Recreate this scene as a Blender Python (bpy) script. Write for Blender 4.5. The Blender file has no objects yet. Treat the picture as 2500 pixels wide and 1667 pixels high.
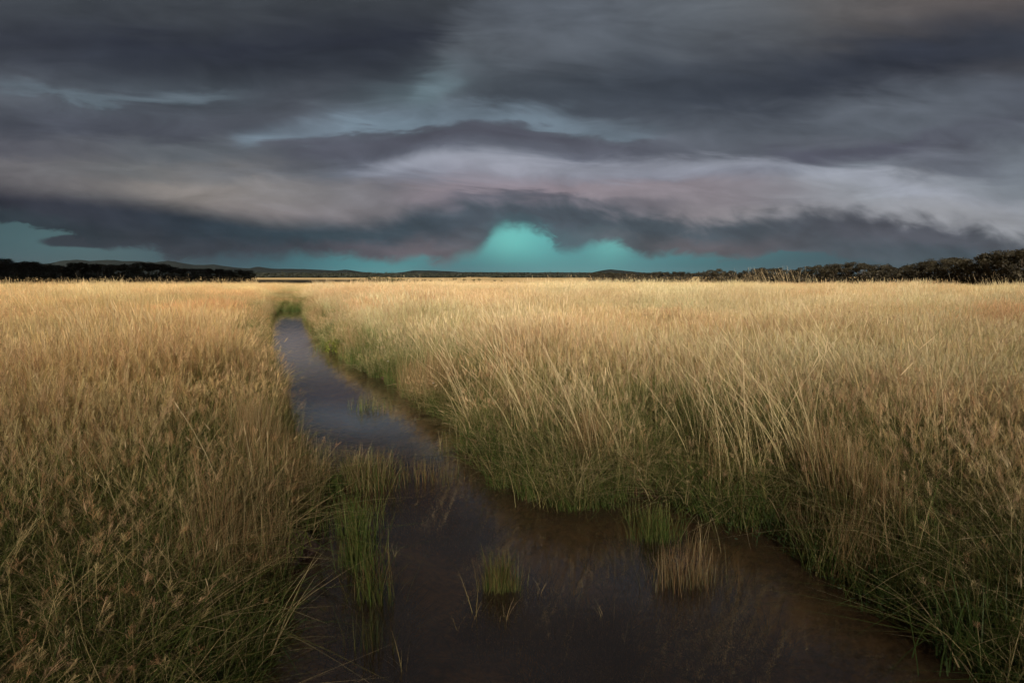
import bpy, math, random
import numpy as np
from math import radians, sin, cos, tan, pi

scene = bpy.context.scene
COL = scene.collection
rng = np.random.default_rng(7)
random.seed(7)

# ------------------------------------------------------------------ camera
FPX = 1389.0            # focal length in photo pixels (2500 wide), 20 mm lens
PITCH = math.atan((833.5 - 674.0) / FPX)
CAM_H = 1.75
cam_d = bpy.data.cameras.new('camera')
cam_d.sensor_width = 36.0
cam_d.lens = 36.0 * FPX / 2500.0
cam_d.clip_start = 0.05
cam_d.clip_end = 30000.0
cam = bpy.data.objects.new('camera', cam_d)
COL.objects.link(cam)
cam.location = (0, 0, CAM_H)
cam.rotation_euler = (radians(90) - PITCH, 0, 0)
scene.camera = cam

# ------------------------------------------------------------------ light
SUN_EL = radians(24.0)
SUN_AZ = radians(177.0)          # compass style, 0 = +Y, clockwise: behind the camera
SUN_DIR = np.array([sin(SUN_AZ) * cos(SUN_EL), cos(SUN_AZ) * cos(SUN_EL), sin(SUN_EL)])
sun_d = bpy.data.lights.new('sun', 'SUN')
sun_d.energy = 5.0
sun_d.angle = radians(0.53)
sun_d.color = (1.0, 0.875, 0.71)
sun = bpy.data.objects.new('sun', sun_d)
COL.objects.link(sun)
from mathutils import Vector, Matrix
sun.rotation_euler = Vector(-SUN_DIR).to_track_quat('-Z', 'Y').to_euler()
sun.location = (0, -20, 30)

vs = scene.view_settings
vs.view_transform = 'Standard'
vs.look = 'None'
vs.gamma = 1.0
vs.use_curve_mapping = False
vs.exposure = 0.65
scene.cycles.max_bounces = 7
scene.cycles.diffuse_bounces = 2
scene.cycles.use_adaptive_sampling = True
scene.cycles.adaptive_threshold = 0.03
scene.cycles.glossy_bounces = 3
scene.cycles.transmission_bounces = 5
scene.cycles.transparent_max_bounces = 8
scene.cycles.volume_bounces = 0
scene.cycles.sample_clamp_indirect = 4.0


def lin(c):
    out = []
    for v in c:
        v = v / 255.0
        out.append(v / 12.92 if v <= 0.04045 else ((v + 0.055) / 1.055) ** 2.4)
    return tuple(out)


def uv(px, py):
    """photo pixel -> direction ratios (x/y, z/y) of the ray"""
    X = (px - 1250.0) / FPX
    Y = (833.5 - py) / FPX
    den = cos(PITCH) + Y * sin(PITCH)
    return X / den, (-sin(PITCH) + Y * cos(PITCH)) / den


def at(px, py, z=0.0):
    """photo pixel -> world point on the plane of height z"""
    u, v = uv(px, py)
    d = (z - CAM_H) / v
    return np.array([u * d, d, z])


def at_dist(px, py, dist):
    u, v = uv(px, py)
    return np.array([u * dist, dist, CAM_H + v * dist])


# ------------------------------------------------------------------ world sky
world = bpy.data.worlds.new('World')
scene.world = world
world.use_nodes = True
wn, wl = world.node_tree.nodes, world.node_tree.links
wn.clear()


def setin(sock, val):
    if hasattr(val, 'is_output') or isinstance(val, bpy.types.NodeSocket):
        sock.id_data.links.new(val, sock)
    else:
        sock.default_value = val


class NT:
    def __init__(self, tree):
        self.t = tree
        self.n = tree.nodes

    def math(self, op, a, b=0.0, c=0.0, clamp=False):
        n = self.n.new('ShaderNodeMath')
        n.operation = op
        n.use_clamp = clamp
        setin(n.inputs[0], a)
        setin(n.inputs[1], b)
        setin(n.inputs[2], c)
        return n.outputs[0]

    def maprange(self, v, a, b, c=0.0, d=1.0, kind='LINEAR'):
        n = self.n.new('ShaderNodeMapRange')
        n.interpolation_type = kind
        n.clamp = True
        setin(n.inputs[0], v)
        for i, q in enumerate((a, b, c, d)):
            setin(n.inputs[1 + i], q)
        return n.outputs[0]

    def smooth(self, v, a, b):
        return self.maprange(v, a, b, 0.0, 1.0, 'SMOOTHSTEP')

    def mix(self, f, a, b, blend='MIX'):
        n = self.n.new('ShaderNodeMix')
        n.data_type = 'RGBA'
        n.blend_type = blend
        setin(n.inputs[0], f)
        for s, q in ((n.inputs[6], a), (n.inputs[7], b)):
            if isinstance(q, tuple) and len(q) == 3:
                q = q + (1.0,)
            setin(s, q)
        return n.outputs[2]

    def ramp(self, f, stops, interp='LINEAR'):
        n = self.n.new('ShaderNodeValToRGB')
        cr = n.color_ramp
        cr.interpolation = interp
        stops = sorted(stops, key=lambda s: s[0])
        while len(cr.elements) < len(stops):
            cr.elements.new(1.0)
        for i, (p, c) in enumerate(stops):
            cr.elements[i].position = min(max(p, 0.0), 1.0)
        for i, (p, c) in enumerate(stops):
            cr.elements[i].color = tuple(c) + (1.0,)
        setin(n.inputs[0], f)
        return n.outputs[0]

    def curve(self, f, pts):
        n = self.n.new('ShaderNodeFloatCurve')
        c = n.mapping.curves[0]
        pts = sorted(pts)
        while len(c.points) < len(pts):
            c.points.new(0.5, 0.5)
        for i, (x, y) in enumerate(pts):
            c.points[i].location = (x, y)
            c.points[i].handle_type = 'AUTO_CLAMPED'
        n.mapping.update()
        setin(n.inputs[1], f)
        return n.outputs[0]

    def noise(self, vec, scale, detail=4.0, rough=0.5, dist=0.0, dim='3D'):
        n = self.n.new('ShaderNodeTexNoise')
        n.noise_dimensions = dim
        setin(n.inputs['Vector'], vec)
        n.inputs['Scale'].default_value = scale
        n.inputs['Detail'].default_value = detail
        n.inputs['Roughness'].default_value = rough
        n.inputs['Distortion'].default_value = dist
        return n.outputs['Fac'], n.outputs['Color']

    def combine(self, x, y, z):
        n = self.n.new('ShaderNodeCombineXYZ')
        for i, q in enumerate((x, y, z)):
            setin(n.inputs[i], q)
        return n.outputs[0]

    def sep(self, v):
        n = self.n.new('ShaderNodeSeparateXYZ')
        setin(n.inputs[0], v)
        return n.outputs

    def new(self, kind):
        return self.n.new(kind)


W = NT(world.node_tree)
tc = W.new('ShaderNodeTexCoord')
sx, sy, sz = W.sep(tc.outputs['Generated'])[:3]
# direction -> (u, v), the tangent-plane position of the cloud picture; to the sides and behind it goes on
ay = W.math('MAXIMUM', W.math('ABSOLUTE', sy), W.math('MULTIPLY', W.math('ABSOLUTE', sx), 0.78))
ay = W.math('MAXIMUM', ay, 0.02)
u0 = W.math('DIVIDE', sx, ay)
v0 = W.math('DIVIDE', sz, ay)
v0 = W.math('MINIMUM', v0, 3.0)
ULO, UHI = -1.02, 1.02


def un(px, py=400):
    return (uv(px, py)[0] - ULO) / (UHI - ULO)


def vv(py):
    return uv(1250, py)[1]


streak = W.combine(W.math('MULTIPLY', u0, 1.0), W.math('MULTIPLY', v0, 2.6), 3.7)
nA, nAc = W.noise(streak, 2.6, 4.0, 0.5, 0.35)
nAr = W.sep(nAc)
streak2 = W.combine(W.math('ADD', u0, W.math('MULTIPLY', v0, 0.9)), W.math('MULTIPLY', v0, 4.2), 9.1)
nB, nBc = W.noise(streak2, 5.5, 7.0, 0.58, 0.7)
nBr = W.sep(nBc)


def cen(s, amp):
    return W.math('MULTIPLY', W.math('SUBTRACT', s, 0.5), amp)


uw = W.math('ADD', u0, W.math('ADD', cen(nAr[0], 0.30), cen(nBr[0], 0.10)))
vw = W.math('ADD', v0, W.math('ADD', cen(nAr[1], 0.075), cen(nBr[1], 0.060)))
uwn = W.maprange(uw, ULO, UHI)
un0 = W.maprange(u0, ULO, UHI)

XS = [0, 250, 500, 750, 1000, 1250, 1500, 1750, 2000, 2250, 2500]
ROWS = [
    (-700, [(60, 62, 67)] * 11),
    (20, [(76, 78, 84), (82, 86, 92), (72, 75, 79), (72, 74, 76), (76, 79, 84), (86, 90, 96), (92, 96, 102), (96, 99, 103), (92, 90, 90), (92, 86, 84), (90, 82, 79)]),
    (130, [(76, 78, 85), (76, 78, 85), (72, 75, 82), (72, 74, 80), (84, 88, 93), (97, 101, 107), (88, 92, 98), (84, 87, 92), (80, 80, 83), (80, 78, 80), (80, 77, 78)]),
    (230, [(88, 91, 97), (84, 89, 95), (80, 86, 92), (80, 84, 90), (92, 104, 109), (92, 97, 102), (80, 84, 90), (80, 84, 90), (86, 90, 96), (94, 98, 105), (86, 89, 97)]),
    (310, [(77, 79, 87), (78, 80, 88), (76, 78, 85), (82, 85, 92), (92, 96, 104), (90, 93, 101), (92, 97, 104), (88, 92, 99), (92, 96, 103), (98, 102, 109), (92, 95, 102)]),
    (365, [(94, 93, 99), (97, 98, 102), (97, 100, 104), (92, 94, 102), (92, 94, 103), (98, 100, 109), (100, 102, 111), (100, 103, 110), (98, 100, 107), (96, 97, 105), (106, 110, 116)]),
    (415, [(109, 105, 106), (112, 111, 111), (118, 115, 114), (108, 110, 116), (118, 119, 129), (138, 135, 143), (128, 127, 136), (132, 132, 142), (120, 123, 129), (108, 110, 118), (113, 117, 123)]),
    (465, [(106, 101, 102), (120, 114, 111), (138, 129, 123), (128, 123, 123), (124, 117, 120), (142, 128, 133), (141, 129, 133), (142, 134, 138), (156, 156, 160), (150, 151, 156), (122, 126, 131)]),
    (540, [(90, 88, 93), (106, 102, 102), (130, 121, 117), (128, 120, 120), (118, 112, 116), (116, 110, 117), (132, 124, 128), (140, 132, 133), (150, 147, 149), (158, 156, 158), (150, 149, 151)]),
]
bg = None
prev = None
for py, cols in ROWS:
    r = W.ramp(uwn, [(un(x), lin(c)) for x, c in zip(XS, cols)], 'CARDINAL')
    if bg is None:
        bg = r
    else:
        bg = W.mix(W.smooth(vw, vv(prev), vv(py)), bg, r)
    prev = py
VT = 0.70


def track(pts, key_y=300):
    """height of a cloud edge along the sky, from photo positions"""
    return W.math('MULTIPLY', W.curve(uwn, [(un(x, y), max(0.0, vv(y)) / VT) for x, y in pts]), VT)


def amp(pts):
    return W.curve(uwn, [(un(x), a) for x, a in pts])


def above(c, pts, w, fade, strength):
    m = W.smooth(W.math('SUBTRACT', vw, track(pts)), -w * 0.5, w)
    return W.mix(W.math('MULTIPLY', m, amp(fade)), c, strength)


def band(c, pts, w_up, w_dn, fade, col):
    dlt = W.math('SUBTRACT', vw, track(pts))
    m = W.math('MULTIPLY', W.smooth(dlt, w_up, 0.0), W.smooth(dlt, -w_dn, 0.0))
    return W.mix(W.math('MULTIPLY', m, amp(fade)), c, col)


# big dark mass, upper left
massA = W.ramp(W.smooth(vw, vv(230), vv(-40)), [(0.0, lin((58, 62, 69))), (0.45, lin((49, 52, 61))), (1.0, lin((66, 69, 73)))])
bg = above(bg, [(-80, 196), (0, 205), (250, 224), (450, 236), (620, 246), (800, 240), (920, 226), (990, 185), (1040, 120), (1100, 30), (1180, -80), (1320, -220), (2600, -260)], 0.065, [(-60, 0.72), (200, 0.82), (420, 1.0), (900, 1.0), (1150, 0.9), (2600, 0.6)], massA)
# long dark mass, upper right
massB = W.ramp(un0, [(un(1050), lin((70, 75, 81))), (un(1400), lin((64, 69, 76))), (un(1800), lin((57, 61, 69))), (un(2250), lin((51, 54, 63))), (un(2500), lin((57, 60, 68)))])
bg = band(bg, [(-60, 260), (1000, 240), (1120, 232), (1300, 225), (1500, 222), (1750, 222), (2000, 190), (2200, 150), (2400, 112), (2560, 90)], 0.085, 0.080, [(0, 0.0), (1030, 0.0), (1130, 0.55), (1320, 0.95), (2000, 1.0), (2560, 1.0)], massB)
# thin bright slit under the left mass, wider break in the middle
bg = band(bg, [(-60, 215), (0, 222), (150, 238), (300, 256), (450, 250), (560, 252), (700, 262), (2600, 262)], 0.022, 0.011, [(-60, 0.45), (60, 0.65), (200, 0.9), (330, 1.0), (450, 0.95), (540, 0.35), (680, 0.0), (2560, 0.0)], lin((99, 109, 116)))
bg = band(bg, [(400, 352), (600, 356), (700, 347), (780, 330), (880, 312), (960, 308), (1080, 296), (1200, 286), (1300, 288), (1450, 305), (1600, 330), (1750, 345), (2600, 345)], 0.042, 0.011, [(0, 0.0), (540, 0.0), (660, 0.75), (760, 0.55), (860, 0.95), (930, 1.0), (1080, 0.75), (1200, 0.55), (1300, 0.75), (1480, 0.55), (1600, 0.35), (1750, 0.0), (2560, 0.0)], lin((119, 133, 143)))
bg = band(bg, [(0, 240), (960, 235), (1060, 215), (1160, 205), (2600, 205)], 0.035, 0.045, [(0, 0.0), (950, 0.0), (1030, 0.6), (1090, 0.5), (1180, 0.0), (2560, 0.0)], lin((108, 124, 130)))
# violet-grey roll under the break
bg = band(bg, [(400, 400), (650, 384), (800, 358), (950, 345), (1100, 326), (1220, 312), (1350, 322), (1500, 345), (1650, 365), (2600, 365)], 0.018, 0.035, [(0, 0.0), (520, 0.0), (700, 0.6), (900, 0.8), (1220, 1.0), (1450, 0.9), (1620, 0.3), (1750, 0.0), (2560, 0.0)], lin((84, 84, 93)))
# bright lip along the top of the shelf
bg = band(bg, [(700, 440), (900, 416), (1050, 396), (1200, 388), (1350, 394), (1500, 404), (1620, 404), (1750, 398), (1880, 410), (2000, 432), (2150, 462), (2300, 490), (2450, 512), (2600, 530)], 0.026, 0.034, [(0, 0.0), (800, 0.0), (950, 0.30), (1100, 0.5), (1300, 0.45), (1500, 0.3), (1700, 0.5), (1850, 0.35), (1980, 0.65), (2150, 0.65), (2300, 0.4), (2450, 0.2), (2560, 0.1)], lin((166, 167, 175)))
# dark folds in the rosy band above the gap
bg = band(bg, [(0, 500), (1050, 488), (1190, 468), (1300, 466), (1400, 480), (1500, 496), (1650, 512), (2600, 520)], 0.014, 0.030, [(0, 0.0), (1080, 0.0), (1190, 0.75), (1330, 0.85), (1450, 0.6), (1600, 0.35), (1750, 0.0), (2560, 0.0)], lin((92, 92, 100)))
# dark lens on the right, paler streak over it
bg = band(bg, [(0, 340), (1600, 345), (1800, 368), (2000, 384), (2120, 380), (2300, 340), (2500, 285), (2600, 260)], 0.030, 0.026, [(0, 0.0), (1600, 0.0), (1800, 0.5), (1980, 1.0), (2150, 0.95), (2300, 0.6), (2500, 0.3), (2560, 0.2)], lin((84, 84, 94)))

# soft self-shading of the cloud masses
lum = W.maprange(nB, 0.28, 0.72, 0.80, 1.20)
lum2 = W.maprange(nA, 0.25, 0.75, 0.90, 1.10)
bg = W.mix(1.0, bg, W.combine(W.math('MULTIPLY', lum, lum2), W.math('MULTIPLY', lum, lum2), W.math('MULTIPLY', lum, lum2)), 'MULTIPLY')

# finer billows for the shelf cloud edges
bil_v = W.combine(u0, W.math('MULTIPLY', v0, 1.7), 1.3)
nC, nCc = W.noise(bil_v, 11.0, 3.5, 0.5, 0.5)
nD, nDc = W.noise(bil_v, 30.0, 5.0, 0.6, 0.8)
VR = 0.16
top_pts = [(-60, 455), (0, 462), (250, 484), (500, 516), (750, 542), (900, 540), (1000, 520), (1100, 500), (1200, 482), (1300, 485), (1400, 496), (1500, 512), (1600, 528), (1700, 538), (1800, 537), (1880, 530), (1950, 519), (2050, 518), (2150, 525), (2250, 537), (2350, 552), (2450, 572), (2560, 590)]
bot_pts = [(-60, 532), (0, 540), (100, 555), (170, 570), (225, 592), (265, 606), (300, 604), (350, 606), (400, 622), (440, 634), (500, 634), (540, 624), (600, 624), (680, 632), (720, 621), (760, 626), (850, 624), (900, 630), (960, 638), (1020, 626), (1075, 642), (1110, 632), (1150, 622), (1178, 606), (1198, 580), (1215, 562), (1245, 556), (1290, 559), (1325, 570), (1350, 592), (1375, 608), (1405, 611), (1440, 592), (1500, 589), (1540, 612), (1600, 629), (1650, 620), (1720, 627), (1800, 632), (1850, 628), (1900, 611), (1990, 614), (2100, 634), (2300, 640), (2560, 650)]
top_c = W.math('MULTIPLY', W.curve(un0, [(un(x, 520), vv(y) / VR) for x, y in top_pts]), VR)
ub = W.maprange(W.math('ADD', u0, cen(W.sep(nDc)[0], 0.034)), ULO, UHI)
bot_c = W.math('MULTIPLY', W.curve(ub, [(un(x, 610), vv(y) / VR) for x, y in bot_pts]), VR)
nE, nEc = W.noise(W.combine(W.math('ADD', u0, W.math('MULTIPLY', v0, 1.1)), W.math('MULTIPLY', v0, 1.5), 5.2), 15.0, 4.0, 0.55, 0.4)
vt = W.math('ADD', v0, W.math('ADD', W.math('MULTIPLY', W.math('ADD', cen(nC, 0.030), cen(nE, 0.060)), W.maprange(u0, -0.35, 0.05, 0.18, 1.0)), cen(nAr[2], 0.016)))
vb = W.math('ADD', v0, W.math('ADD', cen(nC, 0.016), cen(nD, 0.028)))
dt = W.math('SUBTRACT', top_c, vt)            # > 0 below the top edge of the shelf
db = W.math('SUBTRACT', vb, bot_c)            # > 0 above its bottom edge
m_top = W.smooth(dt, -0.018, 0.020)
wsoft = W.maprange(nAr[2], 0.38, 0.62, 0.0030, 0.017)
m_bot = W.smooth(db, W.math('MULTIPLY', wsoft, -1.0), wsoft)
up_c = W.ramp(uwn, [(un(x, 560), lin(c)) for x, c in [(0, (54, 56, 66)), (250, (50, 55, 65)), (500, (48, 58, 68)), (750, (50, 66, 75)), (1000, (70, 82, 92)), (1250, (78, 86, 96)), (1500, (76, 86, 95)), (1750, (74, 84, 92)), (2000, (84, 86, 95)), (2250, (80, 83, 92)), (2500, (76, 82, 89))]], 'B_SPLINE')
lo_c = W.ramp(uwn, [(un(x, 610), lin(c)) for x, c in [(0, (50, 60, 68)), (250, (48, 56, 64)), (450, (56, 60, 68)), (700, (56, 64, 73)), (900, (86, 84, 92)), (1010, (101, 96, 102)), (1120, (95, 93, 100)), (1250, (72, 94, 103)), (1450, (76, 96, 104)), (1600, (92, 92, 98)), (1720, (96, 92, 97)), (1880, (80, 84, 92)), (2100, (74, 85, 93)), (2500, (62, 75, 85))]], 'B_SPLINE')
rel = W.math('DIVIDE', db, W.math('MAXIMUM', W.math('SUBTRACT', top_c, bot_c), 0.012))
shelf = W.mix(W.smooth(rel, 0.20, 0.62), lo_c, up_c)
sl = W.math('MULTIPLY', W.maprange(W.math('ADD', W.math('MULTIPLY', nC, 0.5), W.math('MULTIPLY', nE, 0.5)), 0.35, 0.65, 0.80, 1.20), W.maprange(nB, 0.3, 0.7, 0.86, 1.14))
shelf = W.mix(1.0, shelf, W.combine(sl, sl, sl), 'MULTIPLY')

bl_ = W.maprange(W.math('ADD', W.math('MULTIPLY', nC, 0.5), W.math('MULTIPLY', nE, 0.5)), 0.36, 0.64, 0.93, 1.08)
bg = W.mix(1.0, bg, W.combine(W.math('MULTIPLY', bl_, 0.95), W.math('MULTIPLY', bl_, 1.005), W.math('MULTIPLY', bl_, 1.06)), 'MULTIPLY')

# gap under the shelf: clear sky seen through a teal curtain of rain
sky = W.new('ShaderNodeTexSky')
sky.sky_type = 'NISHITA'
sky.sun_disc = False
sky.sun_elevation = SUN_EL
sky.sun_rotation = SUN_AZ
sky.altitude = 600.0
sky_dim = W.mix(1.0, sky.outputs[0], (0.0003, 0.0008, 0.00075), 'MULTIPLY')
g_up = W.ramp(un0, [(un(x, 610), lin(c)) for x, c in [(0, (78, 104, 110)), (150, (84, 112, 117)), (300, (84, 108, 114)), (500, (72, 94, 104)), (700, (78, 114, 122)), (900, (92, 154, 158)), (1080, (92, 160, 162)), (1180, (106, 180, 178)), (1250, (118, 204, 198)), (1340, (104, 182, 181)), (1420, (100, 168, 169)), (1490, (114, 190, 186)), (1560, (98, 158, 161)), (1750, (88, 142, 147)), (1900, (86, 124, 131)), (2100, (74, 96, 107)), (2500, (66, 82, 92))]], 'CARDINAL')
g_lo = W.ramp(un0, [(un(x, 660), lin(c)) for x, c in [(0, (74, 90, 97)), (300, (80, 100, 106)), (600, (60, 90, 103)), (800, (74, 134, 143)), (950, (86, 152, 157)), (1080, (80, 128, 136)), (1200, (84, 138, 144)), (1400, (92, 150, 153)), (1600, (82, 134, 140)), (1800, (72, 111, 120)), (2200, (68, 85, 96)), (2500, (64, 76, 86))]], 'CARDINAL')
gap = W.mix(W.smooth(v0, vv(670), vv(585)), g_lo, g_up)
gl = W.maprange(nAr[0], 0.25, 0.75, 0.90, 1.10)
gap = W.mix(1.0, gap, W.combine(gl, gl, gl), 'MULTIPLY')
gap = W.mix(1.0, gap, sky_dim, 'ADD')
gap = W.mix(0.14, gap, lin((84, 108, 115)))
gd = W.maprange(W.math('ABSOLUTE', W.math('SUBTRACT', u0, uv(1330, 600)[0])), 0.06, 0.42, 0.90, 0.78, 'SMOOTHSTEP')
gap = W.mix(1.0, gap, W.combine(gd, gd, gd), 'MULTIPLY')
# small torn-off scud under the left end of the shelf
du = W.math('DIVIDE', W.math('SUBTRACT', u0, uv(195, 590)[0]), 0.072)
dv = W.math('DIVIDE', W.math('SUBTRACT', W.math('ADD', v0, cen(nC, 0.016)), vv(591)), 0.0115)
dd = W.math('ADD', W.math('MULTIPLY', du, du), W.math('MULTIPLY', dv, dv))
gap = W.mix(W.smooth(dd, 1.25, 0.55), gap, lin((54, 60, 68)))

low = W.mix(m_bot, gap, shelf)
final = W.mix(m_top, bg, low)
bgn = W.new('ShaderNodeBackground')
bgn.inputs['Strength'].default_value = 0.637
wl.new(final, bgn.inputs['Color'])
wo = W.new('ShaderNodeOutputWorld')
wl.new(bgn.outputs[0], wo.inputs['Surface'])
world.cycles.sampling_method = 'NONE'


# ------------------------------------------------------------------ helpers
def tag(o, label=None, cat=None, group=None, kind=None):
    if label: o['label'] = label
    if cat: o['category'] = cat
    if group: o['group'] = group
    if kind: o['kind'] = kind
    return o


def mesh_from(name, verts, faces, mat=None, cols=None, smooth=False):
    """faces: list or (n,4)/(n,3) array; cols: per-vertex rgb"""
    me = bpy.data.meshes.new(name)
    verts = np.asarray(verts, dtype=np.float32)
    if isinstance(faces, np.ndarray):
        n, k = faces.shape
        me.vertices.add(len(verts))
        me.vertices.foreach_set('co', verts.ravel())
        me.loops.add(n * k)
        me.loops.foreach_set('vertex_index', faces.astype(np.int32).ravel())
        me.polygons.add(n)
        me.polygons.foreach_set('loop_start', np.arange(0, n * k, k, dtype=np.int32))
        me.update(calc_edges=True)
    else:
        me.from_pydata(verts.tolist(), [], faces)
        me.update()
    if cols is not None:
        a = me.attributes.new('Col', 'FLOAT_COLOR', 'POINT')
        c = np.ones((len(verts), 4), dtype=np.float32)
        c[:, :3] = cols
        a.data.foreach_set('color', c.ravel())
    if smooth:
        me.polygons.foreach_set('use_smooth', np.ones(len(me.polygons), dtype=bool))
    if mat: me.materials.append(mat)
    return me


def obj(name, me, parent=None, loc=None):
    o = bpy.data.objects.new(name, me)
    COL.objects.link(o)
    if parent: o.parent = parent
    if loc is not None: o.location = loc
    return o


def material(name):
    m = bpy.data.materials.new(name)
    m.use_nodes = True
    m.node_tree.nodes.clear()
    return m, NT(m.node_tree)


def out(T, surf):
    o = T.new('ShaderNodeOutputMaterial')
    T.t.links.new(surf, o.inputs['Surface'])
    return o


def principled(T, color, rough=0.8, spec=0.3):
    p = T.new('ShaderNodeBsdfPrincipled')
    if isinstance(color, tuple):
        color = color + (1.0,) if len(color) == 3 else color
    setin(p.inputs['Base Color'], color)
    setin(p.inputs['Roughness'], rough)
    setin(p.inputs['Specular IOR Level'], spec)
    return p


def leafy_mat(name, trans=0.3, rough=0.65, jitter=0.25, tint=True):
    """blades and leaves: own colour attribute, per-plant variation, some light passing through"""
    m, T = material(name)
    a = T.new('ShaderNodeAttribute')
    a.attribute_name = 'Col'
    c = a.outputs['Color']
    if tint:
        t = T.new('ShaderNodeAttribute')
        t.attribute_type = 'INSTANCER'
        t.attribute_name = 'tint'
        c = T.mix(1.0, c, t.outputs['Vector'], 'MULTIPLY')
    oi = T.new('ShaderNodeObjectInfo')
    k = T.maprange(oi.outputs['Random'], 0, 1, 1 - jitter, 1 + jitter)
    c = T.mix(1.0, c, T.combine(k, k, k), 'MULTIPLY')
    p = principled(T, c, rough, 0.25)
    tr = T.new('ShaderNodeBsdfTranslucent')
    setin(tr.inputs['Color'], c)
    mx = T.new('ShaderNodeMixShader')
    mx.inputs[0].default_value = trans
    T.t.links.new(p.outputs[0], mx.inputs[1])
    T.t.links.new(tr.outputs[0], mx.inputs[2])
    out(T, mx.outputs[0])
    return m


M_GRASS = leafy_mat('grass_blades', 0.28, 0.6, 0.16)
M_PLANT = leafy_mat('plant_blades', 0.28, 0.55, 0.05, tint=False)
M_LEAF = leafy_mat('tree_leaves', 0.15, 0.6, 0.25, tint=False)

# ------------------------------------------------------------------ creek outline
LEFT = [(676, 757), (660, 775), (645, 800), (638, 850), (648, 930), (668, 1020), (692, 1100), (722, 1170), (735, 1230), (722, 1300), (700, 1372), (655, 1430), (605, 1490), (560, 1570), (515, 1660), (450, 1800)]
RIGHT = [(744, 757), (756, 785), (780, 815), (830, 862), (900, 902), (965, 938), (1020, 968), (1085, 1012), (1140, 1030), (1168, 1062), (1168, 1105), (1205, 1150), (1245, 1178), (1310, 1200), (1395, 1222), (1450, 1222), (1525, 1198), (1620, 1212), (1705, 1238), (1800, 1268), (1905, 1308), (2000, 1352), (2060, 1405), (2150, 1458), (2250, 1502), (2350, 1560), (2460, 1640), (2600, 1760)]
poly = [at(*p)[:2] for p in LEFT] + [np.array([-1.6, -2.5]), np.array([2.6, -2.5])] + [at(*p)[:2] for p in reversed(RIGHT)]
POLY = np.array(poly)


def creek_sdf(x, y):
    """signed distance to the waterline, > 0 on land"""
    x = np.asarray(x, float).ravel()
    y = np.asarray(y, float).ravel()
    d2 = np.full(x.shape, 1e18)
    inside = np.zeros(x.shape, bool)
    n = len(POLY)
    for i in range(n):
        a, b = POLY[i], POLY[(i + 1) % n]
        ex, ey = b - a
        t = np.clip(((x - a[0]) * ex + (y - a[1]) * ey) / (ex * ex + ey * ey + 1e-12), 0, 1)
        dx, dy = x - a[0] - t * ex, y - a[1] - t * ey
        d2 = np.minimum(d2, dx * dx + dy * dy)
        c = (a[1] > y) != (b[1] > y)
        with np.errstate(divide='ignore', invalid='ignore'):
            xi = ex * (y - a[1]) / (ey if abs(ey) > 1e-12 else 1e-12) + a[0]
        inside ^= c & (x < xi)
    return np.where(inside, -1, 1) * np.sqrt(d2)


# cheap value noise, several octaves
_perm = rng.random((256, 256))


def vnoise(x, y, scale=1.0, octaves=3, seed=0):
    x = np.asarray(x, float) * scale + 37.1 * seed
    y = np.asarray(y, float) * scale + 91.7 * seed
    tot, amp, nrm = 0, 1.0, 0
    for o in range(octaves):
        xi, yi = np.floor(x).astype(int), np.floor(y).astype(int)
        fx, fy = x - xi, y - yi
        fx, fy = fx * fx * (3 - 2 * fx), fy * fy * (3 - 2 * fy)
        g = lambda i, j: _perm[(i + o * 17) & 255, (j + o * 53) & 255]
        v = (g(xi, yi) * (1 - fx) + g(xi + 1, yi) * fx) * (1 - fy) + (g(xi, yi + 1) * (1 - fx) + g(xi + 1, yi + 1) * fx) * fy
        tot, nrm, amp = tot + v * amp, nrm + amp, amp * 0.5
        x, y = x * 2.03, y * 2.03
    return tot / nrm


def sstep(a, b, t):
    t = np.clip((t - a) / (b - a), 0, 1)
    return t * t * (3 - 2 * t)


PLAIN_Z = -3.2


def ground_z(x, y, d=None):
    x = np.asarray(x, float)
    y = np.asarray(y, float)
    if d is None:
        d = creek_sdf(x, y).reshape(x.shape)
    r = np.hypot(x, y)
    land = 0.24 * sstep(0.0, 0.42, d) + 0.07 * (vnoise(x, y, 0.5, 3, 1) - 0.4) * sstep(0.05, 0.6, d)
    land = land + 0.10 * sstep(0.5, 3.0, d) * (vnoise(x, y, 0.13, 2, 2) - 0.35)
    bed = -0.26 * sstep(0.0, 1.3, -d) + 0.07 * (vnoise(x, y, 1.6, 3, 3) - 0.5) * sstep(0.08, 0.4, -d)
    z = np.where(d > 0, land, bed)
    fall = sstep(27, 230, r)
    z = z * (1 - fall) + PLAIN_Z * fall
    z = z + fall * 0.5 * (vnoise(x, y, 0.004, 3, 4) - 0.5)
    return z


def graded(lo_far, lo, hi, hi_far, step, ratio=1.25):
    mid = list(np.arange(lo, hi + 1e-6, step))
    a, s = [], step
    v = lo
    while v > lo_far:
        s *= ratio
        v -= s
        a.append(v)
    b, s = [], step
    v = hi
    while v < hi_far:
        s *= ratio
        v += s
        b.append(v)
    return np.array(a[::-1] + mid + b)


gx = graded(-12000, -15.0, 10.0, 12000, 0.14)
gy = graded(-3000, -3.0, 36.0, 14000, 0.14)
GX, GY = np.meshgrid(gx, gy)
GZ = ground_z(GX, GY)
nx, ny = len(gx), len(gy)
idx = np.arange(nx * ny).reshape(ny, nx)
gf = np.stack([idx[:-1, :-1], idx[:-1, 1:], idx[1:, 1:], idx[1:, :-1]], -1).reshape(-1, 4)

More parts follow.
